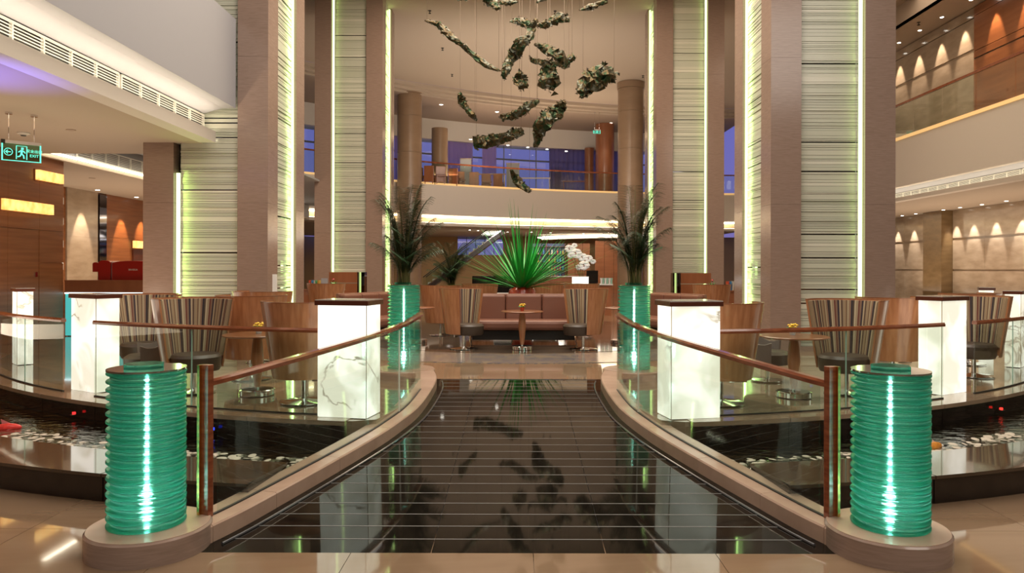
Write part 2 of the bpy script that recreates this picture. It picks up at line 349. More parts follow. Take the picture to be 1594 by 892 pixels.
b.inputs['Metallic'].default_value = .75; b.inputs['Roughness'].default_value = .3
M['foil'] = m
# sheer curtain
def sheer(name, col):
    m = bpy.data.materials.new(name); m.use_nodes = True; t = m.node_tree; t.nodes.clear(); N = t.nodes
    a = N.new('ShaderNodeBsdfTranslucent'); a.inputs[0].default_value = (*col, 1); d_ = N.new('ShaderNodeBsdfDiffuse'); d_.inputs[0].default_value = (*[c*.55 for c in col], 1)
    tp = N.new('ShaderNodeBsdfTransparent'); m1 = N.new('ShaderNodeMixShader'); m1.inputs[0].default_value = .35; m2 = N.new('ShaderNodeMixShader'); m2.inputs[0].default_value = .22; o = N.new('ShaderNodeOutputMaterial')
    t.links.new(a.outputs[0], m1.inputs[1]); t.links.new(d_.outputs[0], m1.inputs[2]); t.links.new(m1.outputs[0], m2.inputs[1]); t.links.new(tp.outputs[0], m2.inputs[2]); t.links.new(m2.outputs[0], o.inputs[0]); return m
M['sheer'] = sheer('sheer_curtain', (.80,.62,.85))
M['sheer_dk'] = sheer('dark_sheer_curtain', (.42,.34,.50))

CC = (0.0, 18.2)                      # centre of the round platform
def ringpt(R, deg): a = math.radians(deg); return (CC[0]+R*math.sin(a), CC[1]-R*math.cos(a))     # deg: 0 = towards camera, + = right
def ringpath(R, a0, a1, n, z=0): return [(*ringpt(R, a0+(a1-a0)*i/n), z) for i in range(n+1)]

# ============================================================ SETTING
# entrance floor of marble tiles
floor = struct(MB().box(-26, 26, -14, 13, -.62, -.345).build('floor', M['marble']))
tile = None
for i in range(-7, 7):
    for j in range(8):
        x0, y0 = i*1.2+.1, -3.1+j*1.2
        if tile is None:
            mb = MB().box(0, 1.196, 0, 1.196, 0, .024); tile = mb.build('tile', M['marble'], floor); tile.location = (x0, y0, -.344)
        else: inst(tile, 'tile', (x0, y0, -.344), floor)
# ---- curb geometry
INNER = [(-2.16,4.84),(-2.13,4.9),(-1.97,5.27),(-1.81,5.74),(-1.615,6.34),(-1.38,7.12),(-1.247,7.67),(-1.128,8.37),(-1.086,9.39),(-1.11,10.0),(-1.2,10.45)]
IN = catmull(INNER, 5)
def side_path(s, off, d0=0, d1=99):
    """curb path on side s (-1 left), shifted off metres away from the ramp"""
    out = []; m = len(IN)
    for i in range(m):
        a, b = IN[max(i-1,0)], IN[min(i+1,m-1)]; tx, ty = b[0]-a[0], b[1]-a[1]; L = math.hypot(tx,ty); tx/=L; ty/=L
        x, y = IN[i][0]-ty*off, IN[i][1]+tx*off
        if d0 <= y <= d1: out.append((-x if s > 0 else x, y))
    return out
# platform slab
poly = []
lc = [p for p in side_path(-1, .2) if p[1] > 7.55]; rc = [p for p in side_path(1, .2) if p[1] > 7.55]
poly += [(x, y) for x, y in lc]+[(-1.2, 10.42), (1.2, 10.42)]+[(x, y) for x, y in reversed(rc)]
poly += [ringpt(10.82, a) for a in range(9, 56)]+[(30, 12.1), (30, 60), (-30, 60), (-30, 12.1)]+[ringpt(10.82, -a) for a in range(55, 8, -1)]
plat = struct(MB().prism(poly, -.34, 0).build('floor', M['marble_plat']), 'raised round marble lounge floor behind the pool')
# inlaid veined band and the ramp head
m, t, b = newmat('inlaid_carpet_marble'); N = t.nodes
tcn = N.new('ShaderNodeTexCoord'); mp = N.new('ShaderNodeMapping'); mp.inputs['Scale'].default_value = (1.3, 2.4, 1); nz = N.new('ShaderNodeTexNoise'); nz.inputs['Scale'].default_value = 1.6; nz.inputs['Detail'].default_value = 3; nz.inputs['Distortion'].default_value = 1.5
r = N.new('ShaderNodeValToRGB'); cr = r.color_ramp; cr.elements[0].color = (.30,.22,.15,1); cr.elements[1].color = (.36,.27,.19,1)
for p_, c_ in ((.44,(.30,.24,.17)),(.465,(.05,.08,.16)),(.50,(.32,.25,.18)),(.58,(.09,.11,.16)),(.62,(.34,.27,.19))): e = cr.elements.new(p_); e.color = (*c_,1)
t.links.new(tcn.outputs['Object'], mp.inputs[0]); t.links.new(mp.outputs[0], nz.inputs['Vector']); t.links.new(nz.outputs['Fac'], r.inputs[0]); t.links.new(r.outputs[0], b.inputs['Base Color']); b.inputs['Roughness'].default_value = .12
MB().ribbon(ringpath(6.1, -62, 62, 40), [(0,.001),(0,.007),(-1.35,.007),(-1.35,.001)]).build('inlaid_band', m, plat)
MB().lathe([(4.6,.001),(4.6,.006)], (0,18.2,0), 64).build('dark_inlay', grain('dark_polished_floor', (.07,.048,.034), (.12,.085,.06), (1,1,1), .07), plat)

# ---- ramp
rampo = struct(empty('floor', (0, 4.88, -.32)), 'black granite ramp with pale anti-slip lines rising to the lounge')
MB().add([(-2.3,4.86,-.34),(2.3,4.86,-.34),(1.3,10.42,-.03),(-1.3,10.42,-.03),(-2.3,4.86,-.36),(2.3,4.86,-.36),(1.3,10.42,-.33),(-1.3,10.42,-.33)],
         [(0,1,2,3),(4,7,6,5),(0,4,5,1),(1,5,6,2),(2,6,7,3),(3,7,4,0)]).build('ramp_bed', M['dark'], rampo)
def inx(d):
    for (x0,y0),(x1,y1) in zip(IN, IN[1:]):
        if y0 <= d <= y1: return -(x0+(x1-x0)*(d-y0)/(y1-y0))
    return 1.15 if d > 9 else 2.15
row, d = 0, 4.86
while d < 10.40:
    d1 = min(d+.22, 10.42); wdt = max(inx(d), inx(d1))+.03; xs = [-wdt, -.575, .575, wdt]
    for x0, x1 in zip(xs, xs[1:]):
        g = .0025; za, zb = ramp(d), ramp(d1)
        MB().add([(x0+g,d+g,za-.02),(x1-g,d+g,za-.02),(x1-g,d1-g,zb-.02),(x0+g,d1-g,zb-.02),(x0+g,d+g,za),(x1-g,d+g,za),(x1-g,d1-g,zb),(x0+g,d1-g,zb)],
                 [(0,3,2,1),(4,5,6,7),(0,1,5,4),(1,2,6,5),(2,3,7,6),(3,0,4,7)]).build('plank', M['plank'], rampo)
    if row: 
        z = ramp(d)+.0015; wd = inx(d)-.09
        MB().box(-wd, wd, d-.004, d+.004, z-.01, z).build('anti_slip_strip', M['strip'], rampo)
    d = d1; row += 1
# ---- curbs, end bases, balustrades
for s, side in ((-1, 'left'), (1, 'right')):
    inn, out = side_path(s, 0), side_path(s, .28)
    n = len(inn); root = struct(empty('trim_1' if s < 0 else 'trim_2', (s*1.6, 7, -.3)), 'pale stone kerb along the %s side of the ramp' % side)
    cuts = list(range(0, n, 7))+[n-1]
    for a, b_ in zip(cuts, cuts[1:]):
        if b_ <= a: continue
        vs_, fs = [], []
        for i in range(a, b_+1):
            z = ramp(inn[i][1]); zt = z+.12; f = .003*(1 if i == a else -1 if i == b_ else 0)
            vs_ += [(inn[i][0], inn[i][1]+f, z-.05), (inn[i][0], inn[i][1]+f, zt-.012), (inn[i][0]+s*.01, inn[i][1]+f, zt), (out[i][0], out[i][1]+f, zt), (out[i][0], out[i][1]+f, -.36)]
        m_ = b_-a+1
        for i in range(m_-1):
            for k in range(5): fs.append((i*5+k, (i+1)*5+k, (i+1)*5+(k+1)%5, i*5+(k+1)%5))
        fs += [(0,1,2,3,4), tuple((m_-1)*5+k for k in range(4,-1,-1))]
        MB().add(vs_, fs).build('kerb_stone', M['kerb'], root)
    # dark bead along the kerb foot, drawn in place of its reflection
    bd = side_path(s, -.085, 4.95, 10.3)
    MB().tube([(x, y, ramp(y)+.006) for x, y in bd], .011, 8).build('reflection_bead', pm('bead', (.06,.06,.065), .12), root)
    # rounded bases carrying the glass lamps
    for (cx, cy, z0, z1, R_) in ((s*2.47, 4.95, -.321, -.165, .39), (s*1.64, 10.62, -.001, .12, .43)):
        MB().lathe([(R_,0),(R_,(z1-z0)-.012),(R_-.012,z1-z0)], (cx,cy,z0), 48).build('rounded_base', M['pier'] if cy < 6 else M['kerb'], root)
        MB().lathe([(R_-.014,0),(R_-.014,.004)], (cx,cy,z1), 48).build('base_top', M['kerb'], root)
    # glass balustrade with its wooden handrail
    cp = side_path(s, .14, 5.14, 9.35)
    bal = thing('glass_balustrade', (s*2.17, 5.14, -.18), 'curved glass balustrade with sloping wooden handrail on the %s side of the ramp' % side, 'balustrade')
    k = [i for i, p in enumerate(cp) if p[1] < 8.2][-1]
    for seg in (cp[1:k+1], cp[k:]):
        pth = [(x, y, ramp(y)) for x, y in seg]
        g_ = MB().ribbon(pth, [(-.006,.10),(.006,.10),(.006,1.03),(-.006,1.03)]).build('glass_panel', M['glass'], bal)
    e = cp[k]; MB().rbox((e[0], e[1], ramp(e[1])+.56), (.014,.006,.9)).build('panel_seam', M['white_metal'], bal)
    pth = [(x, y, ramp(y)) for x, y in cp]
    MB().ribbon(pth, [(-.012,.118),(.012,.118),(.012,.126),(-.012,.126)]).build('base_channel', M['dark'], bal)
    MB().ribbon(pth, [(-.032,1.035),(.032,1.035),(.034,1.065),(.024,1.082),(-.024,1.082),(-.034,1.065)]).build('handrail', M['rail'], bal)
    x, y = cp[0]; th = math.atan2(cp[1][1]-y, cp[1][0]-x)-PI/2
    MB().rbox((x, y-.01, -.18+.53), (.066,.05,1.06), th).build('end_post', M['rail'], bal, .004)
    MB().rbox((x+s*.040, y-.012, -.18+.53), (.022,.06,1.06), th).build('brass_edge', M['gold'], bal)

# ---- pool
pool = struct(empty('floor', (0, 5.5, -.345)), 'curved dark pool in front of the lounge')
for s in (-1, 1):
    a0, a1 = 9.3, 56; n = 8
    for i in range(n):
        b0, b1 = a0+(a1-a0)*i/n+.03, a0+(a1-a0)*(i+1)/n-.03
        mb = MB(); mb.ribbon(ringpath(12.75, s*b0, s*b1, 5, 0), [(s*-.02,-.345),(s*-.02,-.118),(s*-.62,-.118),(s*-.62,-.345)]); mb.build('pool_wall_stone', M['black'], pool)
        mb = MB(); mb.ribbon(ringpath(12.75, s*b0, s*b1, 5, 0), [(0,-.117),(0,-.09),(s*-.64,-.09),(s*-.64,-.117)]); mb.build('ledge_stone', M['marble_plat'] if 0 else grain('ledge_stone_%d_%d' % (s, i), (.045,.030,.019), (.07,.047,.03), (1.5,1.5,1.5), .04, .6), pool)
        mb = MB(); mb.ribbon(ringpath(10.84, s*b0, s*b1, 5, 0), [(0,-.345),(0,-.042),(s*-.3,-.042),(s*-.3,-.345)]); mb.build('riser_panel', M['black'], pool)
        mb = MB(); mb.ribbon(ringpath(10.87, s*b0, s*b1, 5, 0), [(0,-.04),(0,.006),(s*-.42,.006),(s*-.42,-.04)]); mb.build('edge_stone', M['marble_plat'], pool)
    MB().ribbon(ringpath(12.14, s*8, s*57, 40, 0), [(0,-.343),(0,-.325),(s*-1.3,-.325),(s*-1.3,-.343)]).build('pool_bed', M['black'], pool)
    wt = MB().ribbon(ringpath(12.14, s*8.2, s*56, 40, 0), [(0,-.215),(0,-.21),(s*-1.28,-.21),(s*-1.28,-.215)]).build('water_surface', M['water'], pool)
# pebbles: single stones near the ramp, loose gravel further out
peb = None
for s, side in ((-1,'left'),(1,'right')):
    bed = thing('pebble_bed', (s*3, 7, -.325), 'bank of flat white pebbles in the pool on the %s of the ramp' % side, 'pebbles')
    for k in range(290):
        a = s*random.uniform(9.5, 28); R_ = random.uniform(11.5, 11.95); x, y = ringpt(R_, a); sz = random.uniform(.028, .055)
        if peb is None:
            mb = MB().lathe([(.45,-.32),(.9,-.12),(1,.05),(.75,.28),(.3,.38)], (0,0,0), 9); peb = mb.build('pebble', M['pebble'], bed, local=True)
            peb.location = Vector((x,y,-.215))-bed.location; peb.scale = (sz, sz*.8, sz*.35)
        else: inst(peb, 'pebble', (x, y, -.225+random.uniform(0,.02)), bed, (sz, sz*random.uniform(.6,.9), sz*.35), (random.uniform(-.2,.2), random.uniform(-.2,.2), random.uniform(0,6)))
    mb = MB()
    for k in range(5000):
        a = s*random.uniform(26, 48); R_ = random.uniform(11.35, 12.12); x, y = ringpt(R_, a); q = random.uniform(.02,.05); th = random.uniform(0,6); z = -.235+random.uniform(-.015,.03)
        c_, s_ = math.cos(th)*q, math.sin(th)*q
        mb.add([(x+c_,y+s_,z-.02),(x-s_*.7,y+c_*.7,z-.02),(x-c_,y-s_,z-.02),(x+s_*.7,y-c_*.7,z-.02),(x,y,z-.008)], [(0,1,4),(1,2,4),(2,3,4),(3,0,4)], True)
    g = mb.build('gravel', M['pebble'], bed); g['kind'] = 'stuff'
for i, (px, py, col) in enumerate(((135,644,(1,.02,.02)),(8,664,(1,.05,.1)),(1541,634,(1,.03,.02)),(330,672,(.02,.05,1)),(1182,571,(.02,.05,1)))):  # the first red disc draws a light reflection in the pool as a glow
    if i in (1,4): continue
    p = P(px, py, -.16); a = math.degrees(math.atan2(p.x, CC[1]-p.y)); x, y = ringpt(10.9, a)
    lab = ('small red spot drawn for a light reflection below the left second glowing pillar','pink red underwater light at the far left of the pool','small red underwater light on the right side of the pool','small blue underwater light beside the left end post')[i]
    o = thing('pool_light', (x, y, -.14), lab, 'light')
    MB().lathe([(.018,0),(.018,.02)], (x,y,-.15), 12).build('lens', emit('pool_light_%d' % i, col, 3), o)
    MB().lathe([(.042,0),(.042,.008)], (x,y,-.158), 12).build('housing', M['chrome'], o)

# ---- koi in the water
def koi(px, py, rz, col, lab):
    p = P(px, py, -.20); o = thing('koi_fish', (p.x, p.y, -.20), lab, 'fish'); c, s_ = math.cos(rz), math.sin(rz)
    def T(x, y, z): return (p.x+x*c-y*s_, p.y+x*s_+y*c, -.20+z)
    prof = [(-.16,.012),(-.12,.03),(-.05,.045),(.03,.05),(.09,.04),(.13,.025),(.15,.008)]; mb = MB(); n = 10; vs_ = []; fs = []
    for x, r_ in prof:
        for k in range(n): a = 2*PI*k/n; vs_.append(T(x, r_*math.cos(a)*.75, r_*math.sin(a)))
    for i in range(len(prof)-1):
        for k in range(n): fs.append((i*n+k, i*n+(k+1)%n, (i+1)*n+(k+1)%n, (i+1)*n+k))
    mb.add(vs_, fs+[tuple(reversed(range(n))), tuple((len(prof)-1)*n+k for k in range(n))], True).build('body', pm('koi_scales', col[0], .25, vary=.3, bscale=12), o)
    fm = pm('koi_fin', col[1], .4)
    MB().add([T(-.15,0,.01),T(-.25,.03,.07),T(-.22,0,.0),T(-.25,-.03,-.05),T(-.16,0,-.01)], [(0,1,2),(0,2,4),(4,2,3)]).build('tail_fin', fm, o)
    MB().add([T(-.04,0,.045),T(.04,0,.05),T(-.05,0,.10)], [(0,1,2)]).build('back_fin', fm, o)
    for q in (-1,1): MB().add([T(.07,q*.03,-.01),T(.02,q*.10,-.02),T(.03,q*.03,-.01)], [(0,1,2)]).build('side_fin', fm, o)
koi(1452, 694, .5, ((.75,.30,.05),(.75,.45,.35)), 'orange and pink koi at the surface of the pool on the right')
koi(10, 668, .3, ((.70,.05,.04),(.7,.2,.2)), 'red koi at the surface of the pool at the far left')
# ---- ring balustrade at the platform edge
def ring_bal(a0, a1, lab, mid):
    p0 = ringpt(10.62, a0); o = thing('edge_balustrade', (*p0, 0), lab, 'balustrade')
    n = 10; am = (a0+a1)/2
    for u, v in ((a0, am-.08), (am+.08, a1)):
        MB().ribbon(ringpath(10.62, u, v, n), [(-.006,.02),(.006,.02),(.006,.875),(-.006,.875)]).build('glass_panel', M['glass'], o)
    x, y = ringpt(10.62, am); MB().rbox((x, y, .45), (.01,.01,.85), math.radians(am)).build('panel_seam', M['glass_edge'], o)
    MB().ribbon(ringpath(10.62, a0, a1, n*2), [(-.03,.875),(.03,.875),(.032,.90),(.02,.922),(-.02,.922),(-.032,.90)]).build('handrail', M['rail'], o)
    MB().ribbon(ringpath(10.62, a0, a1, n*2), [(-.012,.007),(.012,.007),(.012,.02),(-.012,.02)]).build('base_channel', M['dark'], o)
ring_bal(-28.7, -11.4, 'low curved glass balustrade between the two left glowing pillars', 1)
ring_bal(-44.6, -32.4, 'low curved glass balustrade at the far left edge of the pool', 0)
ring_bal(11.4, 28.7, 'low curved glass balustrade between the two right glowing pillars', 1)
ring_bal(32.4, 44.6, 'low curved glass balustrade at the far right edge of the pool', 0)

# ---- glowing onyx pillars
def pillar(cx, cy, ang, w_, dp, H, lab, seed, s=1.35):
    """near corner at cx, cy; wide face turned by ang; body towards the lounge"""
    o = thing('light_pillar', (cx, cy, 0), lab, 'pillar lamp', None); sg = -1 if cx < 0 else 1
    u = Vector((math.cos(ang), math.sin(ang))); v = Vector((-math.sin(ang), math.cos(ang)))    # u runs away from the ramp side, v to the back
    def R(x0, x1, y0, y1, z0, z1):
        q = [Vector((cx,cy))+u*sg*x+v*y for x, y in ((x0,y0),(x1,y0),(x1,y1),(x0,y1))]
        return [(a.x,a.y,z0) for a in q]+[(a.x,a.y,z1) for a in q]
    fs = [(0,3,2,1),(4,5,6,7),(0,1,5,4),(1,2,6,5),(2,3,7,6),(3,0,4,7)]; g = .002
    mo = onyx('backlit_onyx_%d' % int(seed), seed, s)
    h2 = w_/2
    for z0, z1 in ((.01, H),):
        MB().add(R(g, w_-g, 0, .02, z0, z1), fs).build('onyx_panel', mo, o)
        MB().add(R(g, w_-g, dp-.02, dp, z0, z1), fs).build('onyx_panel', mo, o)
        MB().add(R(0, .02, .022, dp*.62, z0, z1), fs).build('onyx_panel', mo, o)
        MB().add(R(0, .02, dp*.62+.003, dp-.022, z0, z1), fs).build('onyx_panel', mo, o)
        MB().add(R(w_-.02, w_, .022, dp-.022, z0, z1), fs).build('onyx_panel', mo, o)
    MB().add(R(-.0015, .004, -.0015, .004, .01, H), fs).build('corner_seam', pm('seam_ochre', (.45,.36,.2), .5), o)
    MB().add(R(-.025, w_+.025, -.025, dp+.025, H, H+.05), fs).build('wooden_cap', M['cap'], o, .003)
    MB().add(R(-.02, w_+.02, -.02, dp+.02, H+.05, H+.058), fs).build('glass_top', pm('cap_glass', (.5,.48,.42), .08), o)
    MB().add(R(.02, w_-.02, .02, dp-.02, 0.002, .01), fs).build('plinth', M['dark'], o)
for s, side in ((-1,'left'),(1,'right')):
    pillar(s*1.565, 7.585, s*math.radians(11), .54, .38, 1.17, 'white glowing onyx pillar nearest the ramp on the %s with a dark cap' % side, 6.4 if s < 0 else 5)
    pillar(s*5.21, 9.1, s*math.radians(30), .54, .3, 1.17, 'white glowing onyx pillar, second from the ramp on the %s pool edge' % side, 8 if s < 0 else 11)
    pillar(s*7.95, 11.7, s*math.radians(46), .36, .22, 1.17, 'white glowing onyx pillar at the far %s end of the pool edge' % side, 14 if s < 0 else 17)
pillar(9.0, 14.0, math.radians(62), .36, .22, 1.17, 'distant white glowing pillar behind the wide chair on the right', 21)

# ---- green glass disc lamps
def glass_lamp(x, y, z0, H, R_, lab):
    o = thing('glass_disc_lamp', (x, y, z0), lab, 'lamp', 'lamps of stacked green glass discs'); n = int(round(H/.027)); pit = (H-.03)/n
    def ann(ro, ri, h, nn=40, sc=0):
        c = .005; return MB().lathe([(ri,0),(ro-c,0),(ro,c),(ro,h-c),(ro-c,h),(ri,h),(ri,0)], (0,0,0), nn, False)
    src = ann(R_, R_*.74, pit*.72).build('glass_disc', M['ggl'], o, local=True)
    src2 = ann(R_*.945, R_*.66, pit*.72).build('glass_disc', M['ggl2'], o, local=True)
    src.location = (0,0,.002); src2.location = (.012,0,.002+pit)
    for k in range(2, n): inst(src if k % 2 == 0 else src2, 'glass_disc', (x+(.012 if k % 2 else 0), y, z0+.002+k*pit), o)
    MB().lathe([(R_,0),(R_,.012)], (x,y,z0+n*pit), 40).build('top_disc', pm('silvered_top', (.42,.45,.42), .08, .9), o)
    MB().lathe([(R_*.52,0),(R_*.52,.03)], (x-.01,y-.02,z0+n*pit+.012), 8, smooth=False).build('raised_disc', M['ggl'], o)
    MB().lathe([(.010,0),(.010,H*.9)], (x,y,z0+.03), 10).build('lamp_tube', M['core'], o)
    MB().lathe([(.02,0),(.034,.05),(.02,.11)], (x,y,z0+.13), 12).build('bulb', M['core_hot'], o)
for s, side in ((-1,'left'),(1,'right')):
    glass_lamp(s*2.5, 4.97, -.16, 1.06, .246, 'glowing column of green glass discs at the near %s foot of the ramp' % side)
    glass_lamp(s*1.66, 10.65, .125, 1.22, .232, 'glowing column of green glass discs at the far %s end of the ramp kerb' % side)

# ============================================================ TOWER COLUMNS
TW = 2.38
slat_src = None
def tower(s, d0, lab, ledtop):
    global slat_src
    X0 = 4.8; xs = lambda x: s*(X0+x)          # x measured outwards from the axis-side face
    o = thing('slatted_column', (s*(X0+TW/2), d0+TW/2, 0), lab, 'column'); p = .58; H = 11.3
    for (a, b_) in ((0,0),(TW-p,0),(0,TW-p),(TW-p,TW-p)):
        x0, x1 = sorted((xs(a), xs(a+p)))
        for z0, z1 in ((0,2.8),(2.803,5.6),(5.603,8.4),(8.403,H)):
            MB().box(x0, x1, d0+b_, d0+b_+p, z0, z1).build('stone_pier', M['pier'], o)
    x0, x1 = sorted((xs(.22), xs(TW-.22)))
    MB().box(x0, x1, d0+.22, d0+TW-.22, 0, H).build('mirror_core', M['mirror_core'], o)
    # front panel and axis-side panel; LED at the outer / far edge
    for face in (0, 1):
        z = .02; k = 0; g0, g1 = (p+.004, TW-p-.10)
        mid, ln = (g0+g1)/2, g1-g0
        while z < H-.02:
            h = random.choice((.025,.03,.035,.045,.045,.055,.07,.10)); h = min(h*(1 if z < 8 else 2.2), H-.01-z); pr = random.uniform(-.012,.012)
            if face == 0: loc, sc = (xs(mid), d0+.10+pr, z+h/2), (ln, .03, h-.006)
            else: loc, sc = (xs(.10+pr), d0+mid, z+h/2), (.03, ln, h-.006)
            if slat_src is None:
                slat_src = MB().box(-.5,.5,-.5,.5,-.5,.5).build('glass_slat', M['slat'], o, local=True); slat_src.location = Vector(loc)-o.location; slat_src.scale = sc
            else: inst(slat_src, 'glass_slat', loc, o, sc)
            z += h; k += 1
            if random.random() < .05: z += .022
        # backing that fills the narrow joints
        x0, x1 = sorted((xs(g0), xs(g1)))
        if face == 0: MB().box(x0, x1, d0+.15, d0+.21, 0, H).build('backing', M['mirror_core'], o)
        else:
            a, b_ = sorted((xs(.15), xs(.21))); MB().box(a, b_, d0+g0, d0+g1, 0, H).build('backing', M['mirror_core'], o)
        zt = ledtop if face == 0 else H-.05
        if face == 0:
            a, b_ = sorted((xs(TW-p-.085), xs(TW-p-.02))); MB().box(a, b_, d0+.07, d0+.11, .3, zt).build('led_strip', M['led'], o)
        else:
            a, b_ = sorted((xs(.05), xs(.09))); MB().box(a, b_, d0+TW-p-.085, d0+TW-p-.02, .3, zt).build('led_strip', M['led'], o)
    MB().box(*sorted((xs(-.02), xs(TW+.02))), d0-.02, d0+TW+.02, 0, .09).build('skirting', M['pier'], o)
tower(-1, 14.1, 'near left stone column with glass slats and green light, beside the left gallery', 3.38)
tower(1, 14.1, 'near right stone column with glass slats and full height green light', 11.2)
tower(-1, 25.9, 'far left stone column with glass slats, behind the left palm', 11.2)
tower(1, 25.9, 'far right stone column with glass slats, behind the right palm', 11.2)

# ============================================================ BALCONIES AND CEILINGS
AC = (14.0, 11.2)
def arcpath(R, x0, x1, n):
    out = []
    a0, a1 = math.asin((x0-AC[0])/R), math.asin((x1-AC[0])/R)
    for i in range(n+1):
        a = a0+(a1-a0)*i/n; out.append((AC[0]+R*math.sin(a), AC[1]+R*math.cos(a), 0))
    return out
RB = 35.7
arc = arcpath(RB, -15, 13.9, 60)
wb = struct(MB().ribbon(arc, [(0,4.6),(0,6.3),(-9,6.3),(-9,6.15),(-.8,6.15),(-.8,4.6)]).build('wall_back', M['plaster']), 'curved far gallery front over the back bar')
MB().ribbon(arc, [(.05,6.3),(.05,6.40),(-.14,6.40),(-.14,6.3)]).build('lit_edge', M['edge'], wb)
MB().ribbon(arc, [(-.8,4.60),(-.8,4.05),(-.9,4.05),(-.9,4.60)]).build('marble_band', grain('cove_marble', (.55,.40,.22), (.75,.62,.42), (1,1,3), .3), wb)
MB().ribbon(arc, [(0,4.0),(0,4.16),(-.03,4.16),(-.03,4.08),(-.85,4.08),(-.85,4.0)]).build('cove_lip', M['plaster'], wb)
MB().ribbon(arc, [(-.04,4.09),(-.04,4.175),(-.10,4.175),(-.10,4.09)]).build('cove_light', M['cove'], wb)
MB().ribbon(arc, [(-.74,4.52),(-.74,4.58),(-.79,4.58),(-.79,4.52)]).build('cove_light', M['cove'], wb)
struct(MB().ribbon(arc, [(-.84,3.95),(-.84,4.01),(-16,4.01),(-16,3.95)]).build('ceiling', M['ceil']), 'low ceiling over the back bar')
# far gallery balustrade
o = thing('gallery_balustrade', (0, 44, 6.4), 'long curved glass balustrade with red wooden rail on the far gallery', 'balustrade')
segs = 14
for i in range(segs):
    x0, x1 = -15+28.9*i/segs, -15+28.9*(i+1)/segs-.04
    MB().ribbon(arcpath(RB+.05, x0, x1, 5), [(0,6.42),(0,7.5),(-.015,7.5),(-.015,6.42)]).build('glass_panel', M['glass'], o)
MB().ribbon(arcpath(RB+.05, -15, 13.9, 60), [(.03,7.5),(.03,7.58),(-.05,7.58),(-.05,7.5)]).build('handrail', M['rail'], o)
# atrium ceiling, stepped ring, upper soffit, band above the windows
RC = 33.6
pc = [(x, y) for x, y, z in arcpath(RC, -16, 14, 40)]+[(14, 44.8), (14, -14), (-16, -14)]
ceil = struct(MB().prism(pc, 11.3, 11.5).build('ceiling', M['ceil']), 'high peach coloured ceiling over the hall')
for R_, z0, z1 in ((RC,11.12,11.3),(RC+.45,11.0,11.14),(RC+.8,10.9,11.02)):
    MB().ribbon(arcpath(R_, -16, 14, 50), [(0,z0),(0,z1-.003),(-1.2,z1-.003),(-1.2,z0+.02)]).build('ceiling_step', M['ceil'], ceil)
MB().ribbon(arcpath(RC+1.0, -16, 14, 50), [(0,10.9),(0,11.0),(-7.2,11.0),(-7.2,10.9)]).build('soffit', M['soffit'], ceil)
MB().ribbon(arcpath(39.9, -16, 14, 50), [(0,9.65),(0,10.9),(-1.3,10.9),(-1.3,9.65)]).build('ceiling_band', M['plaster'], ceil)
# gallery windows
win = struct(empty('window_1', (0, 50, 6.3)), 'long curved gallery window onto the blue dusk')
RW = 40.4
xs_ = [-16+i*2.14 for i in range(15)]
for i, (x0, x1) in enumerate(zip(xs_, xs_[1:])):
    for z0, z1 in ((6.32,8.75),(8.83,9.65)):
        MB().ribbon(arcpath(RW, x0+.03, x1-.03, 2), [(0,z0),(0,z1),(-.02,z1),(-.02,z0)]).build('pane', M['glass'], win)
    p = arcpath(RW, x0-.001, x0+.001, 1)[0]
    MB().rbox((p[0], p[1], 7.98), (.07,.1,3.34)).build('mullion', pm('mullion_blue_grey', (.10,.11,.15), .4) if i == 0 else bpy.data.materials['mullion_blue_grey'], win)
MB().ribbon(arcpath(RW, -16, 14, 50), [(.04,8.74),(.04,8.84),(-.06,8.84),(-.06,8.74)]).build('transom', bpy.data.materials['mullion_blue_grey'], win)
def curtain(x0, x1, mat, lab):
    n = max(8, int((x1-x0)*10)); pts = arcpath(RW-.35, x0, x1, n); pth = []
    for i, p in enumerate(pts): q = .05*math.sin(i*1.9); pth.append((p[0], p[1]+q, 0))
    p = pts[0]; o = thing('sheer_curtain', (p[0], p[1], 6.33), lab, 'curtain', 'sheer curtains on the gallery windows')
    MB().ribbon(pth, [(0,6.34),(0,9.62),(-.006,9.62),(-.006,6.34)], True).build('cloth', mat, o)
    MB().tube([(q[0], q[1], 9.63) for q in pts[::2]], .015, 6).build('curtain_rod', M['chrome'], o)
curtain(-4.6, -3.0, M['sheer'], 'pale violet sheer curtain beside the round cream column upstairs')
curtain(-2.4, -1.5, M['sheer'], 'narrow violet sheer curtain near the middle of the upper windows')
curtain(-7.6, -6.6, M['sheer'], 'violet sheer curtain left of the left round column upstairs')
curtain(2.0, 5.2, M['sheer_dk'], 'wide dark violet sheer curtain on the right of the upper windows')
curtain(5.9, 8.4, M['sheer_dk'], 'dark violet sheer curtain behind the red wooden column')
for k, (px0, px1, y0, d) in enumerate(((716,733,248,44.5),(788,808,255,47.5),(858,874,262,50))):
    x0, x1 = (px0-CX)/F*d, (px1-CX)/F*d
    o = thing('window_pier', ((x0+x1)/2, d, 6.3), ('white low wall pier at the left of the upper window, lit from above','grey low wall pier at the middle of the upper window','grey low wall pier with a small white bird mark on the upper window')[k], 'pier')
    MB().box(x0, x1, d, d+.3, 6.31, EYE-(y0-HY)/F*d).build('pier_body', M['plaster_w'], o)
    MB().box(x0-.02, x1+.02, d-.02, d+.32, EYE-(y0-HY)/F*d, EYE-(y0-HY)/F*d+.05).build('pier_cap', M['stone_wall'], o)
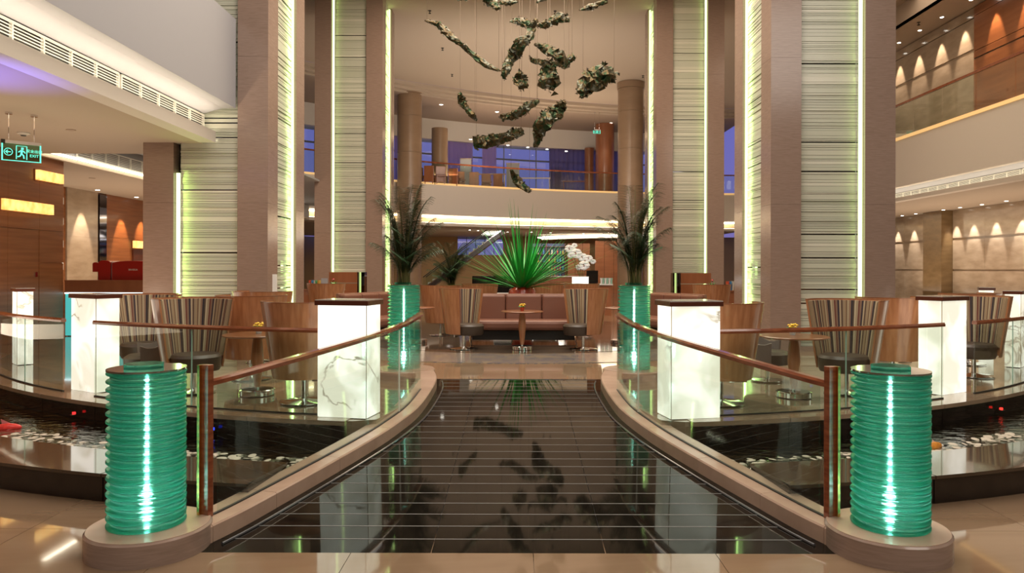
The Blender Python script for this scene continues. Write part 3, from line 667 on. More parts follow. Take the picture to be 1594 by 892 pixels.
# round stone columns
for (px, d, lab) in ((637, 39.9, 'tall round cream column left of the far gallery front'), (981, 38.6, 'tall round cream column right of the far gallery front')):
    x = (px-CX)/F*d; o = thing('round_column', (x, d, 0), lab, 'column')
    for z0, z1 in ((0,1.95),(1.96,3.9),(3.91,5.85),(5.86,7.8),(7.81,9.75),(9.76,10.95)):
        MB().lathe([(.66,z0),(.66,z1)], (x,d,0), 40).build('stone_drum', M['column'], o)
    MB().lathe([(.71,10.96),(.71,11.28)], (x,d,0), 40).build('column_collar', M['column'], o)
for (px, d, r_, mt, lab) in ((684, 42.6, .47, 'column', 'short round cream column upstairs beside the dining chairs'), (941, 47.6, .60, 'wood', 'round red-brown wooden column upstairs on the right'), (917, 49.4, .32, 'wood', 'thin brown wooden column upstairs, left of the wide wooden one')):
    x = (px-CX)/F*d; o = thing('upper_column', (x, d, 6.3), lab, 'column')
    MB().lathe([(r_,6.32),(r_,9.64 if r_ < .5 else 10.88)], (x,d,0), 32).build('column_shaft', M[mt], o)
    MB().lathe([(r_+.02,6.31),(r_+.02,6.45)], (x,d,0), 32).build('column_base', M[mt], o)
spot((3.95, 47.2, 9.5), (4.0, 48.2, 7.2), 70, 60, AMB)

# ---- left gallery
def gallery(s, X, lipX, grX, zl0, zl1, ya, yb, name, lab, back, capz=6.3):
    """s: side; X front plane; lip and grille planes further out; runs from ya to yb parallel to the axis"""
    e = lambda x0, x1, z0, z1, y0=ya, y1=yb: (*sorted((s*x0, s*x1)), y0, y1, z0, z1)
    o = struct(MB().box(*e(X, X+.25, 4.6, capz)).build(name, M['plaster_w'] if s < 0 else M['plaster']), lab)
    MB().box(*e(X+.25, back, 6.1, 6.3)).build('gallery_floor', M['plaster'], o)
    # sloping cove ceiling
    MB().add([(s*(X+.24),ya,4.6),(s*(X+.24),yb,4.6),(s*(grX+.02),yb,4.5),(s*(grX+.02),ya,4.5),(s*(X+.24),ya,4.7),(s*(X+.24),yb,4.7),(s*(grX+.02),yb,4.6),(s*(grX+.02),ya,4.6)],
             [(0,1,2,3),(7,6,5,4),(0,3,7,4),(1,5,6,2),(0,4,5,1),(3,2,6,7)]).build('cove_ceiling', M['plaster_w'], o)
    MB().box(*e(grX+.06, grX+.1, zl0+.05, 4.6)).build('duct_face', M['dark'], o)
    MB().box(*e(lipX, lipX+.04, zl0, zl1+.02)).build('cove_lip', M['plaster'], o)
    MB().box(*e(lipX+.04, grX+.1, zl0, zl0+.05)).build('lip_shelf', M['plaster'], o)
    MB().box(*e(lipX+.05, lipX+.09, zl0+.055, zl0+.10)).build('cove_light', M['cove_w'], o)
    return o
gL = gallery(-1, 5.41, 5.79, 6.0, 3.95, 4.14, -6, 14.08, 'wall_left', 'plain white gallery front on the left', 16)
gR = gallery(1, 13.9, 14.28, 14.5, 4.15, 4.27, -6, 46.9, 'wall_right', 'plain cream gallery front on the right', 22)
def grille(s, X, y0, y1, z0, z1, lab):
    o = thing('air_grille', (s*X, y0, z0), lab, 'air grille'); n = 7
    x0, x1 = sorted((s*X, s*(X+.03)))
    x0, x1 = sorted((s*X, s*(X+.012)))
    for k in range(n): z = z0+.02+(z1-z0-.04)*k/(n-1); MB().box(x0, x1, y0+.01, y1-.01, z-.006, z+.006).build('fin', M['white_metal'], o)
    m_ = max(1, int(round((y1-y0)/.58)))
    for k in range(m_+1):
        y = y0+(y1-y0)*k/m_; MB().box(*sorted((s*(X-.006), s*(X+.035))), y-.012, y+.012, z0, z1).build('divider', M['white_metal'], o)
    for z in (z0, z1): MB().box(*sorted((s*(X-.008), s*(X+.035))), y0, y1, z-.01, z+.004).build('grille_frame', M['white_metal'], o)
grille(-1, 6.0, 7.0, 11.06, 4.19, 4.47, 'near half of the long white air grille under the left gallery')
grille(-1, 6.0, 11.14, 14.05, 4.19, 4.47, 'far half of the long white air grille under the left gallery')
for i, (a, b_) in enumerate(((17.0,21.3),(21.38,25.0),(25.06,28.5))):
    grille(1, 14.5, a, b_, 4.27, 4.48, ('nearest section of the air grille under the right gallery','middle section of the air grille under the right gallery','farthest visible section of the air grille under the right gallery')[i])
# low ceiling on the left with an open lit coffer
cl = struct(MB().box(-16, -6.102, -6, 15.5, 3.95, 4.02).build('ceiling', M['ceil']), 'low peach ceiling under the left gallery')
MB().box(-16, -10.2, 15.5, 36, 3.95, 4.02).build('ceiling_panel', M['ceil'], cl)
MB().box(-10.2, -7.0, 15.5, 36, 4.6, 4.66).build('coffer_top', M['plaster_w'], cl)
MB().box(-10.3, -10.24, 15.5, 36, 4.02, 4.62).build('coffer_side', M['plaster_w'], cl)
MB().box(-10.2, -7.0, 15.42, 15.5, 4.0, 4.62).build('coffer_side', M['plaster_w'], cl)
MB().box(-10.16, -10.10, 15.7, 34, 4.03, 4.07).build('coffer_light', M['cove_w'], cl)
grille(-1, 10.2-.04, 17.0, 24, 4.12, 4.42, 'small air grille inside the bright ceiling coffer at the left')
# wooden wall with glowing alabaster boxes and a flush door
wl = struct(MB().box(-10.6, -10.33, -6, 16.7, -.34, 3.95).build('wall_left', M['wall_wood']), 'wooden veneer wall at the left edge')
pan = [(-6,4.5),(4.5,9.5),(9.5,14.88),(15.86,16.7)]
for y0, y1 in pan:
    for z0, z1 in ((.0,1.66),(1.665,2.36),(2.365,3.95)): MB().box(-10.33, -10.30, y0+.004, y1-.004, z0+.002, z1-.002).build('veneer_panel', M['wall_wood'], wl)
MB().box(-10.33, -10.30, 14.88, 15.86, 2.367, 3.948).build('veneer_panel', M['wall_wood'], wl)
dr = struct(MB().box(-10.33, -10.305, 14.89, 15.85, .01, 2.355).build('door_1', M['wall_wood']), 'flush wooden door in the left veneer wall')
MB().box(-10.305, -10.28, 15.70, 15.78, 1.36, 1.46).build('lock_plate', M['chrome'], dr)
def alab(y0, y1, z0, z1, lab, X=-10.30):
    o = thing('wall_light_box', (X, (y0+y1)/2, z0), lab, 'wall light', 'glowing amber boxes on the wooden wall')
    MB().box(X, X+.10, y0, y1, z0, z1).build('alabaster_front', M['alab'], o, .004)
    MB().box(X-.001, X+.02, y0-.02, y1+.02, z0-.02, z1+.02).build('back_frame', M['wall_wood'], o)
alab(15.7, 16.55, 3.43, 3.64, 'short amber light box near the top end of the left wooden wall')
alab(14.66, 16.2, 2.71, 2.93, 'long amber light box, lower one on the left wooden wall')
alab(11.2, 12.6, 2.3, 2.5, 'amber light box on the left wooden wall just outside the frame')
alab(9.0, 9.8, 1.6, 1.8, 'lower amber light box on the left wooden wall outside the frame')
# wall beyond: stone strip, metal trim, wood with niche
wl2 = struct(MB().box(-13.8, -13.45, 16.0, 40, 0, 3.95).build('wall_left', M['wall_wood']), 'far left wall of stone and veneer behind the bar')
for z0, z1 in ((0,1.27),(1.275,2.5),(2.505,3.95)): MB().box(-13.45, -13.40, 21.9, 23.5, z0, z1).build('stone_panel', M['stone_wall'], wl2)
MB().box(-13.45, -13.37, 23.55, 23.95, 0, 3.9).build('metal_trim', M['mirror_core'], wl2)
for y0, y1 in ((24.0,26.6),(26.61,29.5),(29.51,33)):
    for z0, z1 in ((0,2.55),(2.56,3.95)): MB().box(-13.45, -13.42, y0, y1, z0, z1).build('veneer_panel', M['wall_wood'], wl2)
for k, z in enumerate((1.5,2.15,2.8,3.4)):
    o = thing('niche_light', (-13.4, 21.4, z), 'small white lit niche on the far left wall, number %s from the bottom' % ('one','two','three','four')[k], 'wall light', 'column of four white lit niches')
    o['label'] = ('lowest','second lowest','second highest','highest')[k]+' of the four small white lit niches behind the left wooden wall'
    MB().box(-13.44, -13.30, 20.7, 21.55, z-.02, z+.22).build('niche_box', M['wall_wood'], o)
    MB().box(-13.30, -13.26, 20.75, 21.5, z, z+.2).build('lit_panel', emit('niche_glow_%d' % k, (1,.86,.6), 1.6), o)
alab(25.6, 28.2, 2.25, 2.5, 'amber light box above the dark recess behind the red coffee machine', -13.41)
MB().box(-13.42, -13.36, 25.6, 26.9, 1.0, 2.2).build('dark_recess', M['cap'], wl2)
for y in (22.6,): spot((-12.95, y, 3.9), (-13.4, y, 2.0), 420, 42, WARM)
for y in (24.9,26.2,27.6): spot((-12.95, y, 3.9), (-13.42, y, 2.0), 480, 42, AMB)
def downlight(x, y, z, lab, r_=.06, group='ceiling downlights'):
    o = thing('downlight', (x, y, z), lab, 'downlight', group)
    MB().lathe([(r_+.025,-.012),(r_+.025,-.001)], (x,y,z), 16).build('trim_ring', M['white_metal'], o)
    MB().lathe([(r_,-.018),(r_,-.013)], (x,y,z), 16).build('lens', M['down'], o)
for k, y in enumerate((22.6,24.9,26.2,27.6)): downlight(-12.9, y, 3.95, ('downlight over the far left stone strip','first downlight over the far left veneer wall','second downlight over the far left veneer wall','third downlight over the far left veneer wall')[k])

# ---- right side
cr_ = struct(MB().box(14.602, 22, -6, 48, 4.15, 4.22).build('ceiling', M['ceil']), 'low ceiling under the right gallery')
wr = struct(MB().box(18.84, 19.2, -6, 48, 0, 4.15).build('wall_right', M['stone_wall']), 'polished stone wall on the ground floor at the right')
ys = [21.0,24.0,27.0,29.8,32.0]; ysb = [33.5,36.0,38.5,41.0]
for y0, y1 in list(zip(ys, ys[1:]))+list(zip(ysb, ysb[1:]))+[(15,18),(18,21)]:
    for z0, z1 in ((0,1.52),(1.60,2.84),(2.94,4.14)): MB().box(18.78, 18.84, y0+.004, y1-.004, z0, z1).build('stone_panel', M['stone_wall'], wr)
MB().box(18.3, 18.84, 32.02, 33.48, 0, 4.14).build('brown_pilaster', grain('pilaster_stone', (.16,.10,.045), (.22,.145,.07), (2,2,6), .3), wr)
for k, y in enumerate((27.6,29.06,30.5,31.7,33.9,35.1,36.6)):
    spot((18.35, y, 4.1), (18.78, y, 2.3), 420, 40, SOFT); downlight(18.2, y, 4.15, ('nearest','second nearest','third nearest','fourth nearest','third farthest','second farthest','farthest')[k]+' downlight along the right ground floor stone wall')
# upper right gallery wall
wu = struct(MB().box(15.56, 15.9, -6, 48, 6.3, 11.3).build('wall_right', M['stone_wall']), 'upper gallery wall of stone and wood panels at the right')
for y0, y1 in ((25.2,28.2),(28.2,31.2),(31.2,34.2)):
    for z0, z1 in ((6.31,9.0),(9.12,10.14),(10.18,10.52)): MB().box(15.5, 15.56, y0+.003, y1-.003, z0, z1).build('stone_panel', M['stone_wall'], wu)
M['wood_up'] = grain('gallery_wood', (.22,.08,.03), (.31,.12,.05), (.5,.5,6), .3, .3, 0, 8)
for y0, y1 in ((13,17),(17,21),(21,25.18)):
    for z0, z1 in ((6.31,8.72),(8.78,9.0),(9.02,10.2),(10.22,10.52)): MB().box(15.48, 15.56, y0+.003, y1-.003, z0, z1).build('wood_panel', M['wood_up'], wu)
struct(MB().box(14.0, 15.56, -6, 48, 10.55, 10.62).build('ceiling', M['ceil']), 'ceiling of the upper right gallery')
struct(MB().box(14.0, 14.1, -6, 48, 10.55, 11.3).build('trim_3', M['ceil']))
for k, y in enumerate((24.0,22.5,25.7,27.15,28.66,30.1)): spot((15.12, y, 10.5), (15.5, y, 8.6), 450, 40, WARM if k > 1 else AMB); downlight(15.0, y+.55, 10.55, 'downlight in the upper right gallery ceiling, %s' % ('over the wood panel edge','over the wood panels at the frame edge','nearest over the stone panels','second over the stone panels','third over the stone panels','fourth over the stone panels')[k])
o = thing('gallery_balustrade', (13.95, 25, 6.4), 'glass balustrade with red wooden rail on the right gallery', 'balustrade')
y = 10.0
while y < 46:
    MB().box(13.96, 13.975, y+.02, y+1.78, 6.42, 7.58).build('glass_panel', M['glass'], o); y += 1.8
MB().box(13.93, 14.0, 10, 46, 7.58, 7.66).build('handrail', M['rail'], o)
MB().box(13.86, 14.0, 10, 46, 6.3, 6.41).build('lit_edge', M['edge'], o)
for (y0, y1, mt) in ((19.6,21.9,'dark'),(25.4,26.7,'glass_edge'),(29.6,30.6,'glass_edge')):
    pass

# ---- outer shell of the hall
struct(MB().box(-26, 26, -14.3, -14, -.4, 11.5).build('wall_front', M['stone_wall']), 'entrance wall behind the viewer')
struct(MB().box(-16.3, -16, -14, 50, 4.0, 11.5).build('wall_left', M['plaster']), 'outer left wall above the gallery')
struct(MB().box(-26, -10.6, -14, 16, -.34, 3.95).build('wall_left', M['plaster'])) if 0 else None
struct(MB().box(22, 22.3, -14, 50, -.4, 11.5).build('wall_right', M['plaster']), 'outer right wall of the hall')
struct(MB().box(14, 22, -14, 50, 11.3, 11.5).build('ceiling', M['ceil']), 'ceiling over the right gallery edge')
struct(MB().box(-16.3, -16, 16, 60, 0, 4.0).build('wall_left', M['plaster']), 'outer left wall on the ground floor')

# ============================================================ BACK OF THE GROUND FLOOR
wbk = struct(MB().box(-16, -4.6, 55, 55.3, 0, 3.95).build('wall_back', pm('tan_plaster', (.46,.29,.14), .7)), 'tan wall at the back of the ground floor')
MB().box(-1.2, 22, 55, 55.3, 0, 3.95).build('wall_section', pm('tan_plaster_b', (.46,.29,.14), .7), wbk)
MB().box(-4.6, -1.2, 55, 55.3, 0, 2.6).build('wall_section', bpy.data.materials['tan_plaster'], wbk)
w2 = struct(empty('window_2', (-3, 55, 2.6)), 'blue window behind the escalator')
for k in range(5): MB().box(-4.6+k*.68+.02, -4.6+(k+1)*.68-.02, 55.1, 55.12, 2.62, 3.94).build('pane', M['glass'], w2); MB().box(-4.6+k*.68-.02, -4.6+k*.68+.02, 55.05, 55.15, 2.6, 3.95).build('mullion', bpy.data.materials['mullion_blue_grey'], w2)
# escalator rising to the right
es = thing('escalator', (-5.6, 45, 0), 'escalator with glass sides rising to the right behind the palms', 'escalator')
A, B = Vector((-5.9, 46, .25)), Vector((-.9, 46, 4.0))
def slab(A, B, y0, y1, lo, hi): return MB().add([(A.x,y0,A.z+lo),(B.x,y0,B.z+lo),(B.x,y1,B.z+lo),(A.x,y1,A.z+lo),(A.x,y0,A.z+hi),(B.x,y0,B.z+hi),(B.x,y1,B.z+hi),(A.x,y1,A.z+hi)],[(0,3,2,1),(4,5,6,7),(0,1,5,4),(1,2,6,5),(2,3,7,6),(3,0,4,7)])
slab(A,B,45.4,46.8,-.25,.05).build('truss', pm('escalator_dark', (.035,.022,.018), .3), es)
for y in (45.4, 46.75):
    slab(A,B,y,y+.02,.12,.75).build('glass_side', M['glass'], es); slab(A,B,y-.02,y+.05,.75,.82).build('handrail', M['dark'], es); slab(A,B,y-.01,y+.03,.05,.12).build('skirt_rail', M['chrome'], es)
for k in range(18):
    q = A+(B-A)*((k+.5)/18); MB().box(q.x-.13, q.x+.13, 45.5, 46.7, q.z+.04, q.z+.16).build('step', M['silver'], es)
# second cove over the bar, wood panels, bar shelves
cv = thing('ceiling_cove', (5, 50, 3.7), 'bright curved light cove in the ceiling over the back bar', 'cove light')
pts = [(1.3,52,3.72),(3,50.5,3.74),(5,49.6,3.76),(7.5,49.2,3.78),(10,49.3,3.78)]
MB().ribbon(catmull(pts,4), [(0,0),(0,.1),(-.4,.1),(-.4,0)]).build('cove_light', emit('bar_cove', (1,.9,.72), 6), cv)
MB().ribbon(catmull(pts,4), [(-.4,-.1),(-.4,.17),(-.6,.17),(-.6,-.1)]).build('cove_lip', M['plaster'], cv)
wp = struct(empty('trim_4', (6, 48, 0)), 'orange veneer panels beside the back bar')
for k in range(5): MB().box(4.95+k*.6, 4.95+(k+1)*.6-.02, 48.0, 48.2, 0, 3.4).build('wood_panel', M['wood_up'], wp)
for k in range(3): MB().box(3.3+k*.5, 3.3+(k+1)*.5-.02, 50.0, 50.2, 0, 3.3).build('wood_panel', M['wood_up'], wp)
bb = thing('bar_shelf', (2, 51.5, 0), 'tall dark back bar shelf full of bottles behind the spiky plant', 'shelf')
x0, x1 = .6, 3.2
MB().box(x0, x1, 51.8, 51.9, 0, 3.35).build('back_panel', pm('bar_blue', (.03,.05,.16), .3), bb)
for z in (.9,1.45,2.0,2.55,3.1): MB().box(x0, x1, 51.4, 51.8, z, z+.04).build('shelf_board', M['cap'], bb)
for x in (x0, (x0+x1)/2, x1): MB().box(x-.03, x+.03, 51.4, 51.8, 0, 3.35).build('upright', M['cap'], bb)
bc = [(.5,.08,.04),(.05,.2,.4),(.55,.5,.42),(.1,.3,.12),(.5,.28,.05),(.28,.04,.12)]
bm_ = [pm('bottle_glass_%d' % i, c, .12) for i, c in enumerate(bc)]
srcs = []
for i in range(6): srcs.append(None)
for z in (.94,1.49,2.04,2.59):
    for k in range(13):
        if k == 6: continue
        i = random.randrange(6); x = x0+.14+k*.194
        if srcs[i] is None:
            o = MB().lathe([(.05,0),(.05,.2),(.018,.27),(.018,.34)], (0,0,0), 10).build('bottle', bm_[i]); srcs[i] = o
        else: o = srcs[i].copy(); C.objects.link(o)
        o.location = (x, 51.55, z); sc = random.uniform(.9,1.15); o.scale = (sc,sc,sc)
        tag(o, '%s bottle, %s from the left on the %s shelf of the back bar' % (('red','blue','cream','green','amber','dark red')[i], ORD[k if k < 6 else k-1], {.94:'lowest',1.49:'second lowest',2.04:'second highest',2.59:'highest'}[z]), 'bottle', 'bottles on the back bar')
area((2, 50.5, 3.5), 3, .5, 60, SOFT)
# bar counter, piano, orchids, monitor
bar = thing('bar_counter', (2.5, 48.6, 0), 'dark bar counter at the back with a pale top', 'counter')
MB().box(.2, 4.6, 48.4, 49.1, 0, 1.05).build('counter_front', M['wood'], bar); MB().box(.1, 4.7, 48.3, 49.2, 1.05, 1.1).build('counter_top', M['silver'], bar)
def PX(px, d): return (px-CX)/F*d
pn = thing('piano', (PX(765,24), 24, 0), 'black grand piano behind the lounge chairs', 'piano')
xa, xb = PX(735,24), PX(806,24)
MB().prism([(xa,24.0),(xb,24.0),(xb,25.4),(xb-.4,25.7),(xa+.6,25.0),(xa,24.7)], .74, 1.27).build('case', M['piano'], pn)
MB().prism([(xa,24.02),(xb,24.02),(xb,25.4),(xb-.4,25.7),(xa+.6,25.0),(xa,24.7)], 1.275, 1.32).build('lid', M['piano'], pn)
MB().box(xa+.1, xb-.2, 23.85, 24.0, .72, .78).build('keyboard', M['white'], pn)
for x, y in ((xa+.15,24.2),(xb-.15,24.2),(xb-.4,25.3)): MB().lathe([(.06,0),(.045,.3),(.06,.72)], (x,y,0), 12).build('leg', M['piano'], pn)
orc = thing('white_orchids', (PX(905,26), 26, 0), 'big white orchid bouquet in a tall vase behind the lounge', 'flowers')
base = Q(905, 437, 26)
MB().lathe([(.12,0),(.1,.5),(.14,base.z)], (base.x,26,0), 16).build('vase', M['chrome'], orc)
for (px, py, r_) in ((878,385,.16),(888,392,.2),(898,398,.17),(908,400,.14),(886,380,.1),(901,411,.19),(893,414,.12),(915,405,.1),(880,395,.12)):
    c = Q(px+8, py+2, 26+random.uniform(-.15,.15)); mb = MB()
    for k in range(9):
        a = k*2.4; q = Vector((math.cos(a)*r_*.6, math.sin(a*1.7)*r_*.4, math.sin(a)*r_*.6)); e = c+q; rr = r_*.55
        mb.lathe([(rr*.3,-rr*.5),(rr,-rr*.1),(rr*.9,rr*.2),(rr*.3,rr*.5)], e, 7)
    mb.build('petal_cluster', M['orchid'], orc)
for k in range(5):
    e = Q(882+k*9, 390+k*5, 26); MB().tube([(base.x,26,base.z), ((base.x+e.x)/2,26,(base.z+e.z)/2+.1), e], .012, 6).build('flower_stem', M['stem'], orc)
mo_ = thing('monitor', (PX(922,25), 25, 0), 'black monitor on the service counter behind the right chair', 'monitor')
a, b_ = Q(913,442,25), Q(931,421,25)
MB().box(a.x, b_.x, 25, 25.05, a.z, b_.z).build('screen_case', M['piano'], mo_); MB().box((a.x+b_.x)/2-.04, (a.x+b_.x)/2+.04, 25.0, 25.1, a.z-.1, a.z).build('stand', M['piano'], mo_)
sc_ = thing('service_counter', (PX(905,25), 25, 0), 'low wooden service counter carrying the monitor behind the lounge', 'counter')
q0, q1 = PX(880,25), PX(950,25)
MB().box(q0, q1, 24.7, 25.3, 0, 1.02).build('counter_body', M['wood'], sc_); MB().box(q0-.05, q1+.05, 24.65, 25.35, 1.02, 1.06).build('counter_top', M['silver'], sc_)
lb = thing('light_box', (PX(903,24.9), 24.9, 1.06), 'white glowing box standing on the service counter beside the monitor', 'box'); a, b_ = Q(891,441,24.8), Q(916,431,24.8)
MB().box(a.x, b_.x, 24.75, 24.95, 1.06, b_.z).build('lit_face', emit('light_box_white', (1,.97,.9), 1.6), lb); MB().box(a.x-.01, b_.x+.01, 24.74, 24.96, b_.z, b_.z+.02).build('box_lid', M['white'], lb)
for k in range(6):
    x = PX(936+k*3.2, 24.9); o = MB().lathe([(.03,0),(.03,.1),(.045,.2)], (0,0,0), 10).build('drinking_glass', M['glass_edge'] if k % 2 else M['silver']); o.location = (x, 24.85+.05*(k%2), 1.06)
    tag(o, ORD[k]+' small drinking glass from the left at the right end of the service counter', 'glass', 'glasses on the service counter')

# ---- left bar
lb = thing('bar_counter', (-8.8, 17, 0), 'wooden bar counter with a teal glass front behind the second left pillar', 'counter')
MB().box(-10.28, -7.3, 16.72, 16.82, 1.0, 1.27).build('upstand', M['wood'], lb)
MB().box(-10.28, -7.3, 16.71, 16.82, .965, .995).build('light_line', emit('cyan_line', (.7,.95,1), 2.5), lb)
for k in range(14):
    x = -10.28+k*.213; MB().box(x, x+.205, 16.74, 16.78, .02, .96).build('glass_rib', pm('teal_rib', (.05,.35,.33), .15, emis=(.12,.75,.72), es=.6) if k == 0 else bpy.data.materials['teal_rib'], lb)
MB().box(-10.28, -7.3, 16.82, 17.7, 0, 1.24).build('counter_body', M['wood'], lb)
MB().box(-10.28, -7.3, 16.70, 17.75, 1.245, 1.275).build('counter_top', M['wood'], lb)
cm = thing('coffee_machine', (-8.6, 17.3, 1.27), 'dark red coffee machine standing on the left bar counter', 'coffee machine')
def cbox(px0, px1, py0, py1, prof, name, y0, y1, mt):
    """box with a gently arched top"""
    d = y0; xa, xb = PX(px0,d), PX(px1,d); zt = EYE-(py0-HY)/F*d; zb = EYE-(py1-HY)/F*d; n = 10; vs_ = []
    top = [(xa+(xb-xa)*i/n, zt-prof*((abs(2*i/n-1))**3)) for i in range(n+1)]
    pl = [(xa,zb)]+top+[(xb,zb)]; m_ = len(pl)
    vs_ = [(x,y0,z) for x, z in pl]+[(x,y1,z) for x, z in pl]
    fs = [tuple(range(m_)), tuple(reversed(range(m_,2*m_)))]+[(k,(k+1)%m_,m_+(k+1)%m_,m_+k) for k in range(m_)]
    return MB().add(vs_, fs).build(name, mt, cm, .006)
cbox(153,172,407,438,.04,'side_housing',17.1,17.6,M['red'])
cbox(144,154,410,425,.03,'group_head',17.12,17.55,M['red'])
mh = cbox(174,242,407.5,438,.05,'main_housing',17.1,17.6,M['red'])
MB().box(PX(171.5,17.1),PX(174.5,17.1),17.15,17.6,1.27,1.70).build('chrome_gap', M['silver'], cm)
MB().lathe([(.012,0),(.012,.2)], (PX(151,17.1),17.2,1.28), 8).build('steam_pipe', M['chrome'], cm)
def text(body, loc, size, rot, mat, parent, name='lettering', ext=.002):
    cu = bpy.data.curves.new(name, 'FONT'); cu.body = body; cu.size = size; cu.extrude = ext; cu.align_x = 'CENTER'; cu.align_y = 'CENTER'
    ob = bpy.data.objects.new(name, cu); C.objects.link(ob); bpy.context.view_layer.update()
    me = bpy.data.meshes.new_from_object(ob); bpy.data.objects.remove(ob)
    o = bpy.data.objects.new(name, me); me.materials.clear(); me.materials.append(mat); C.objects.link(o); o.parent = parent
    off = Vector((0,0,0)); q = parent
    while q is not None: off += q.location; q = q.parent
    o.location = Vector(loc)-off; o.rotation_euler = rot; return o
text('BRASILIA', (PX(207,17.08), 17.085, EYE+(HY-421.5)/F*17.08), .055, (PI/2,0,0), M['white'], mh)

# ---- exit signs
ge = emit('exit_green', (.15,.95,.65), 1.6); gd = archglass('exit_glass', (.62,.85,.72))
def exit_sign(c, w_, h, rz, ceilz, lab):
    o = thing('exit_sign', (c.x, c.y, c.z), lab, 'sign'); R_ = Matrix.Rotation(rz, 3, 'Z')
    def at(x, y, z): v = R_@Vector((x,y,z)); return (c.x+v.x, c.y+v.y, c.z+v.z)
    gp = MB().rbox(at(0,0,0), (w_,.012,h), rz).build('glass_plate', gd, o)
    MB().rbox(at(0,0,h/2+.02), (w_,.05,.045), rz).build('top_housing', M['silver'], o)
    for k, x in enumerate((-w_/2+.01, w_/2-.01)): MB().rbox(at(x,-.004,0), (.018,.016,h), rz).build('edge_glow', ge, o)
    MB().rbox(at(0,-.004,-h/2+.005), (w_,.016,.01), rz).build('edge_glow', ge, o)
    MB().rbox(at(-w_/2+.02,0,h/2+.02), (.05,.06,.06), rz).build('end_cap', M['dark'], o)
    for x in (-w_*.32, w_*.32):
        a = at(x,0,h/2+.04); MB().lathe([(.006,0),(.006,ceilz-a[2])], a, 6).build('hanging_rod', M['chrome'], o)
        MB().lathe([(.05,-.03),(.05,0)], (a[0],a[1],ceilz), 14).build('ceiling_rose', M['chrome'], o)
    # arrow in a ring, running figure in a door frame, two lines of writing
    a = at(-w_*.33,-.010,0); mb = MB(); r_ = h*.2
    ring = [at(-w_*.33+r_*math.cos(t_*PI/8), -.010, r_*math.sin(t_*PI/8)) for t_ in range(17)]
    MB().tube(ring, .005, 5).build('arrow_ring', ge, gp)
    MB().tube([at(-w_*.33+r_*.6,-.01,0), at(-w_*.33-r_*.6,-.01,0)], .006, 5).tube([at(-w_*.33-r_*.1,-.01,r_*.5), at(-w_*.33-r_*.65,-.01,0), at(-w_*.33-r_*.1,-.01,-r_*.5)], .006, 5).build('arrow', ge, gp)
    MB().tube([at(-w_*.13,-.01,-h*.38), at(-w_*.13,-.01,h*.38), at(w_*.13,-.01,h*.38), at(w_*.13,-.01,-h*.38)], .007, 5).build('door_mark', ge, gp)
    mb = MB(); mb.rbox(at(w_*.02,-.01,h*.24), (h*.12,.006,h*.12), rz)
    mb.tube([at(w_*.01,-.01,h*.15), at(-w_*.005,-.01,-h*.05)], .014, 6); mb.tube([at(-w_*.08,-.01,h*.02), at(-w_*.02,-.01,h*.12), at(w_*.06,-.01,h*.08), at(w_*.09,-.01,-h*.02)], .008, 5)
    mb.tube([at(-w_*.005,-.01,-h*.05), at(w_*.05,-.01,-h*.16), at(w_*.06,-.01,-h*.33)], .010, 5); mb.tube([at(-w_*.005,-.01,-h*.05), at(-w_*.04,-.01,-h*.2), at(-w_*.1,-.01,-h*.24)], .010, 5)
    mb.build('running_figure', ge, gp)
    tx = text('安全出口', at(w_*.32,-.010,h*.12), h*.2, (PI/2,0,rz), ge, gp, 'sign_lettering'); tx = text('EXIT', at(w_*.32,-.010,-h*.14), h*.22, (PI/2,0,rz), ge, gp, 'sign_lettering')
exit_sign(Q(33,240,11.5), .52, .27, math.radians(42), 3.95, 'green glass exit sign hanging from the ceiling at the left edge')
exit_sign(Q(928.5,205,44), .44, .2, math.radians(10), 10.9, 'tiny green exit sign hanging upstairs beside the wooden column')
o = thing('smoke_detector', (-7.3, 12.0, 3.95), 'round smoke detector on the low ceiling behind the exit sign', 'detector')
q = P(36, 209, 3.95) if 0 else Vector((PX(36,13.1), 13.1, 3.95))
o.location = q; MB().lathe([(.06,-.05),(.06,-.03),(.10,-.025),(.10,0)], q, 20).build('detector_body', M['white_metal'], o); MB().lathe([(.035,-.065),(.05,-.05)], q, 16).build('sensor', M['dark'], o)

# downlights and sprinklers
for (px, py, z, lab) in ((110,204,3.95,'flush dark disc on the low left ceiling'),(143,279,3.95,'flush disc on the ceiling beyond the left coffer')):
    d = F*(z-EYE)/(HY-py); o = MB().lathe([(.08,-.01),(.08,0)], (0,0,0), 16).build('ceiling_disc', M['soffit']); o.location = (PX(px,d), d, z); tag(o, lab, 'ceiling fitting')
for k, (px, py) in enumerate(((686,163),(773,174),(950,191))):
    d = F*(10.9-EYE)/(HY-py); downlight(PX(px,d), d, 10.9, ('left downlight in the brown upper soffit','middle downlight in the brown upper soffit','right downlight in the brown upper soffit')[k], .1)
for k, (px, py) in enumerate(((732,217),(790,226),(821,229),(851,232),(881,235))):
    d = F*(9.6-EYE)/(HY-py)-1.2; downlight(PX(px,d), d, EYE+(HY-py)/F*d, ('first','second','third','fourth','fifth')[k]+' spotlight from the left along the top of the upper windows', .09)
for k, (px, py) in enumerate(((731,358),(744,359),(790,361),(827,361),(857,362),(908,363),(946,362))):
    d = F*(3.95-EYE)/(HY-py); downlight(PX(px,d), d, 3.95, ('first','second','third','fourth','fifth','sixth','seventh')[k]+' downlight from the left in the low ceiling over the back bar', .06)
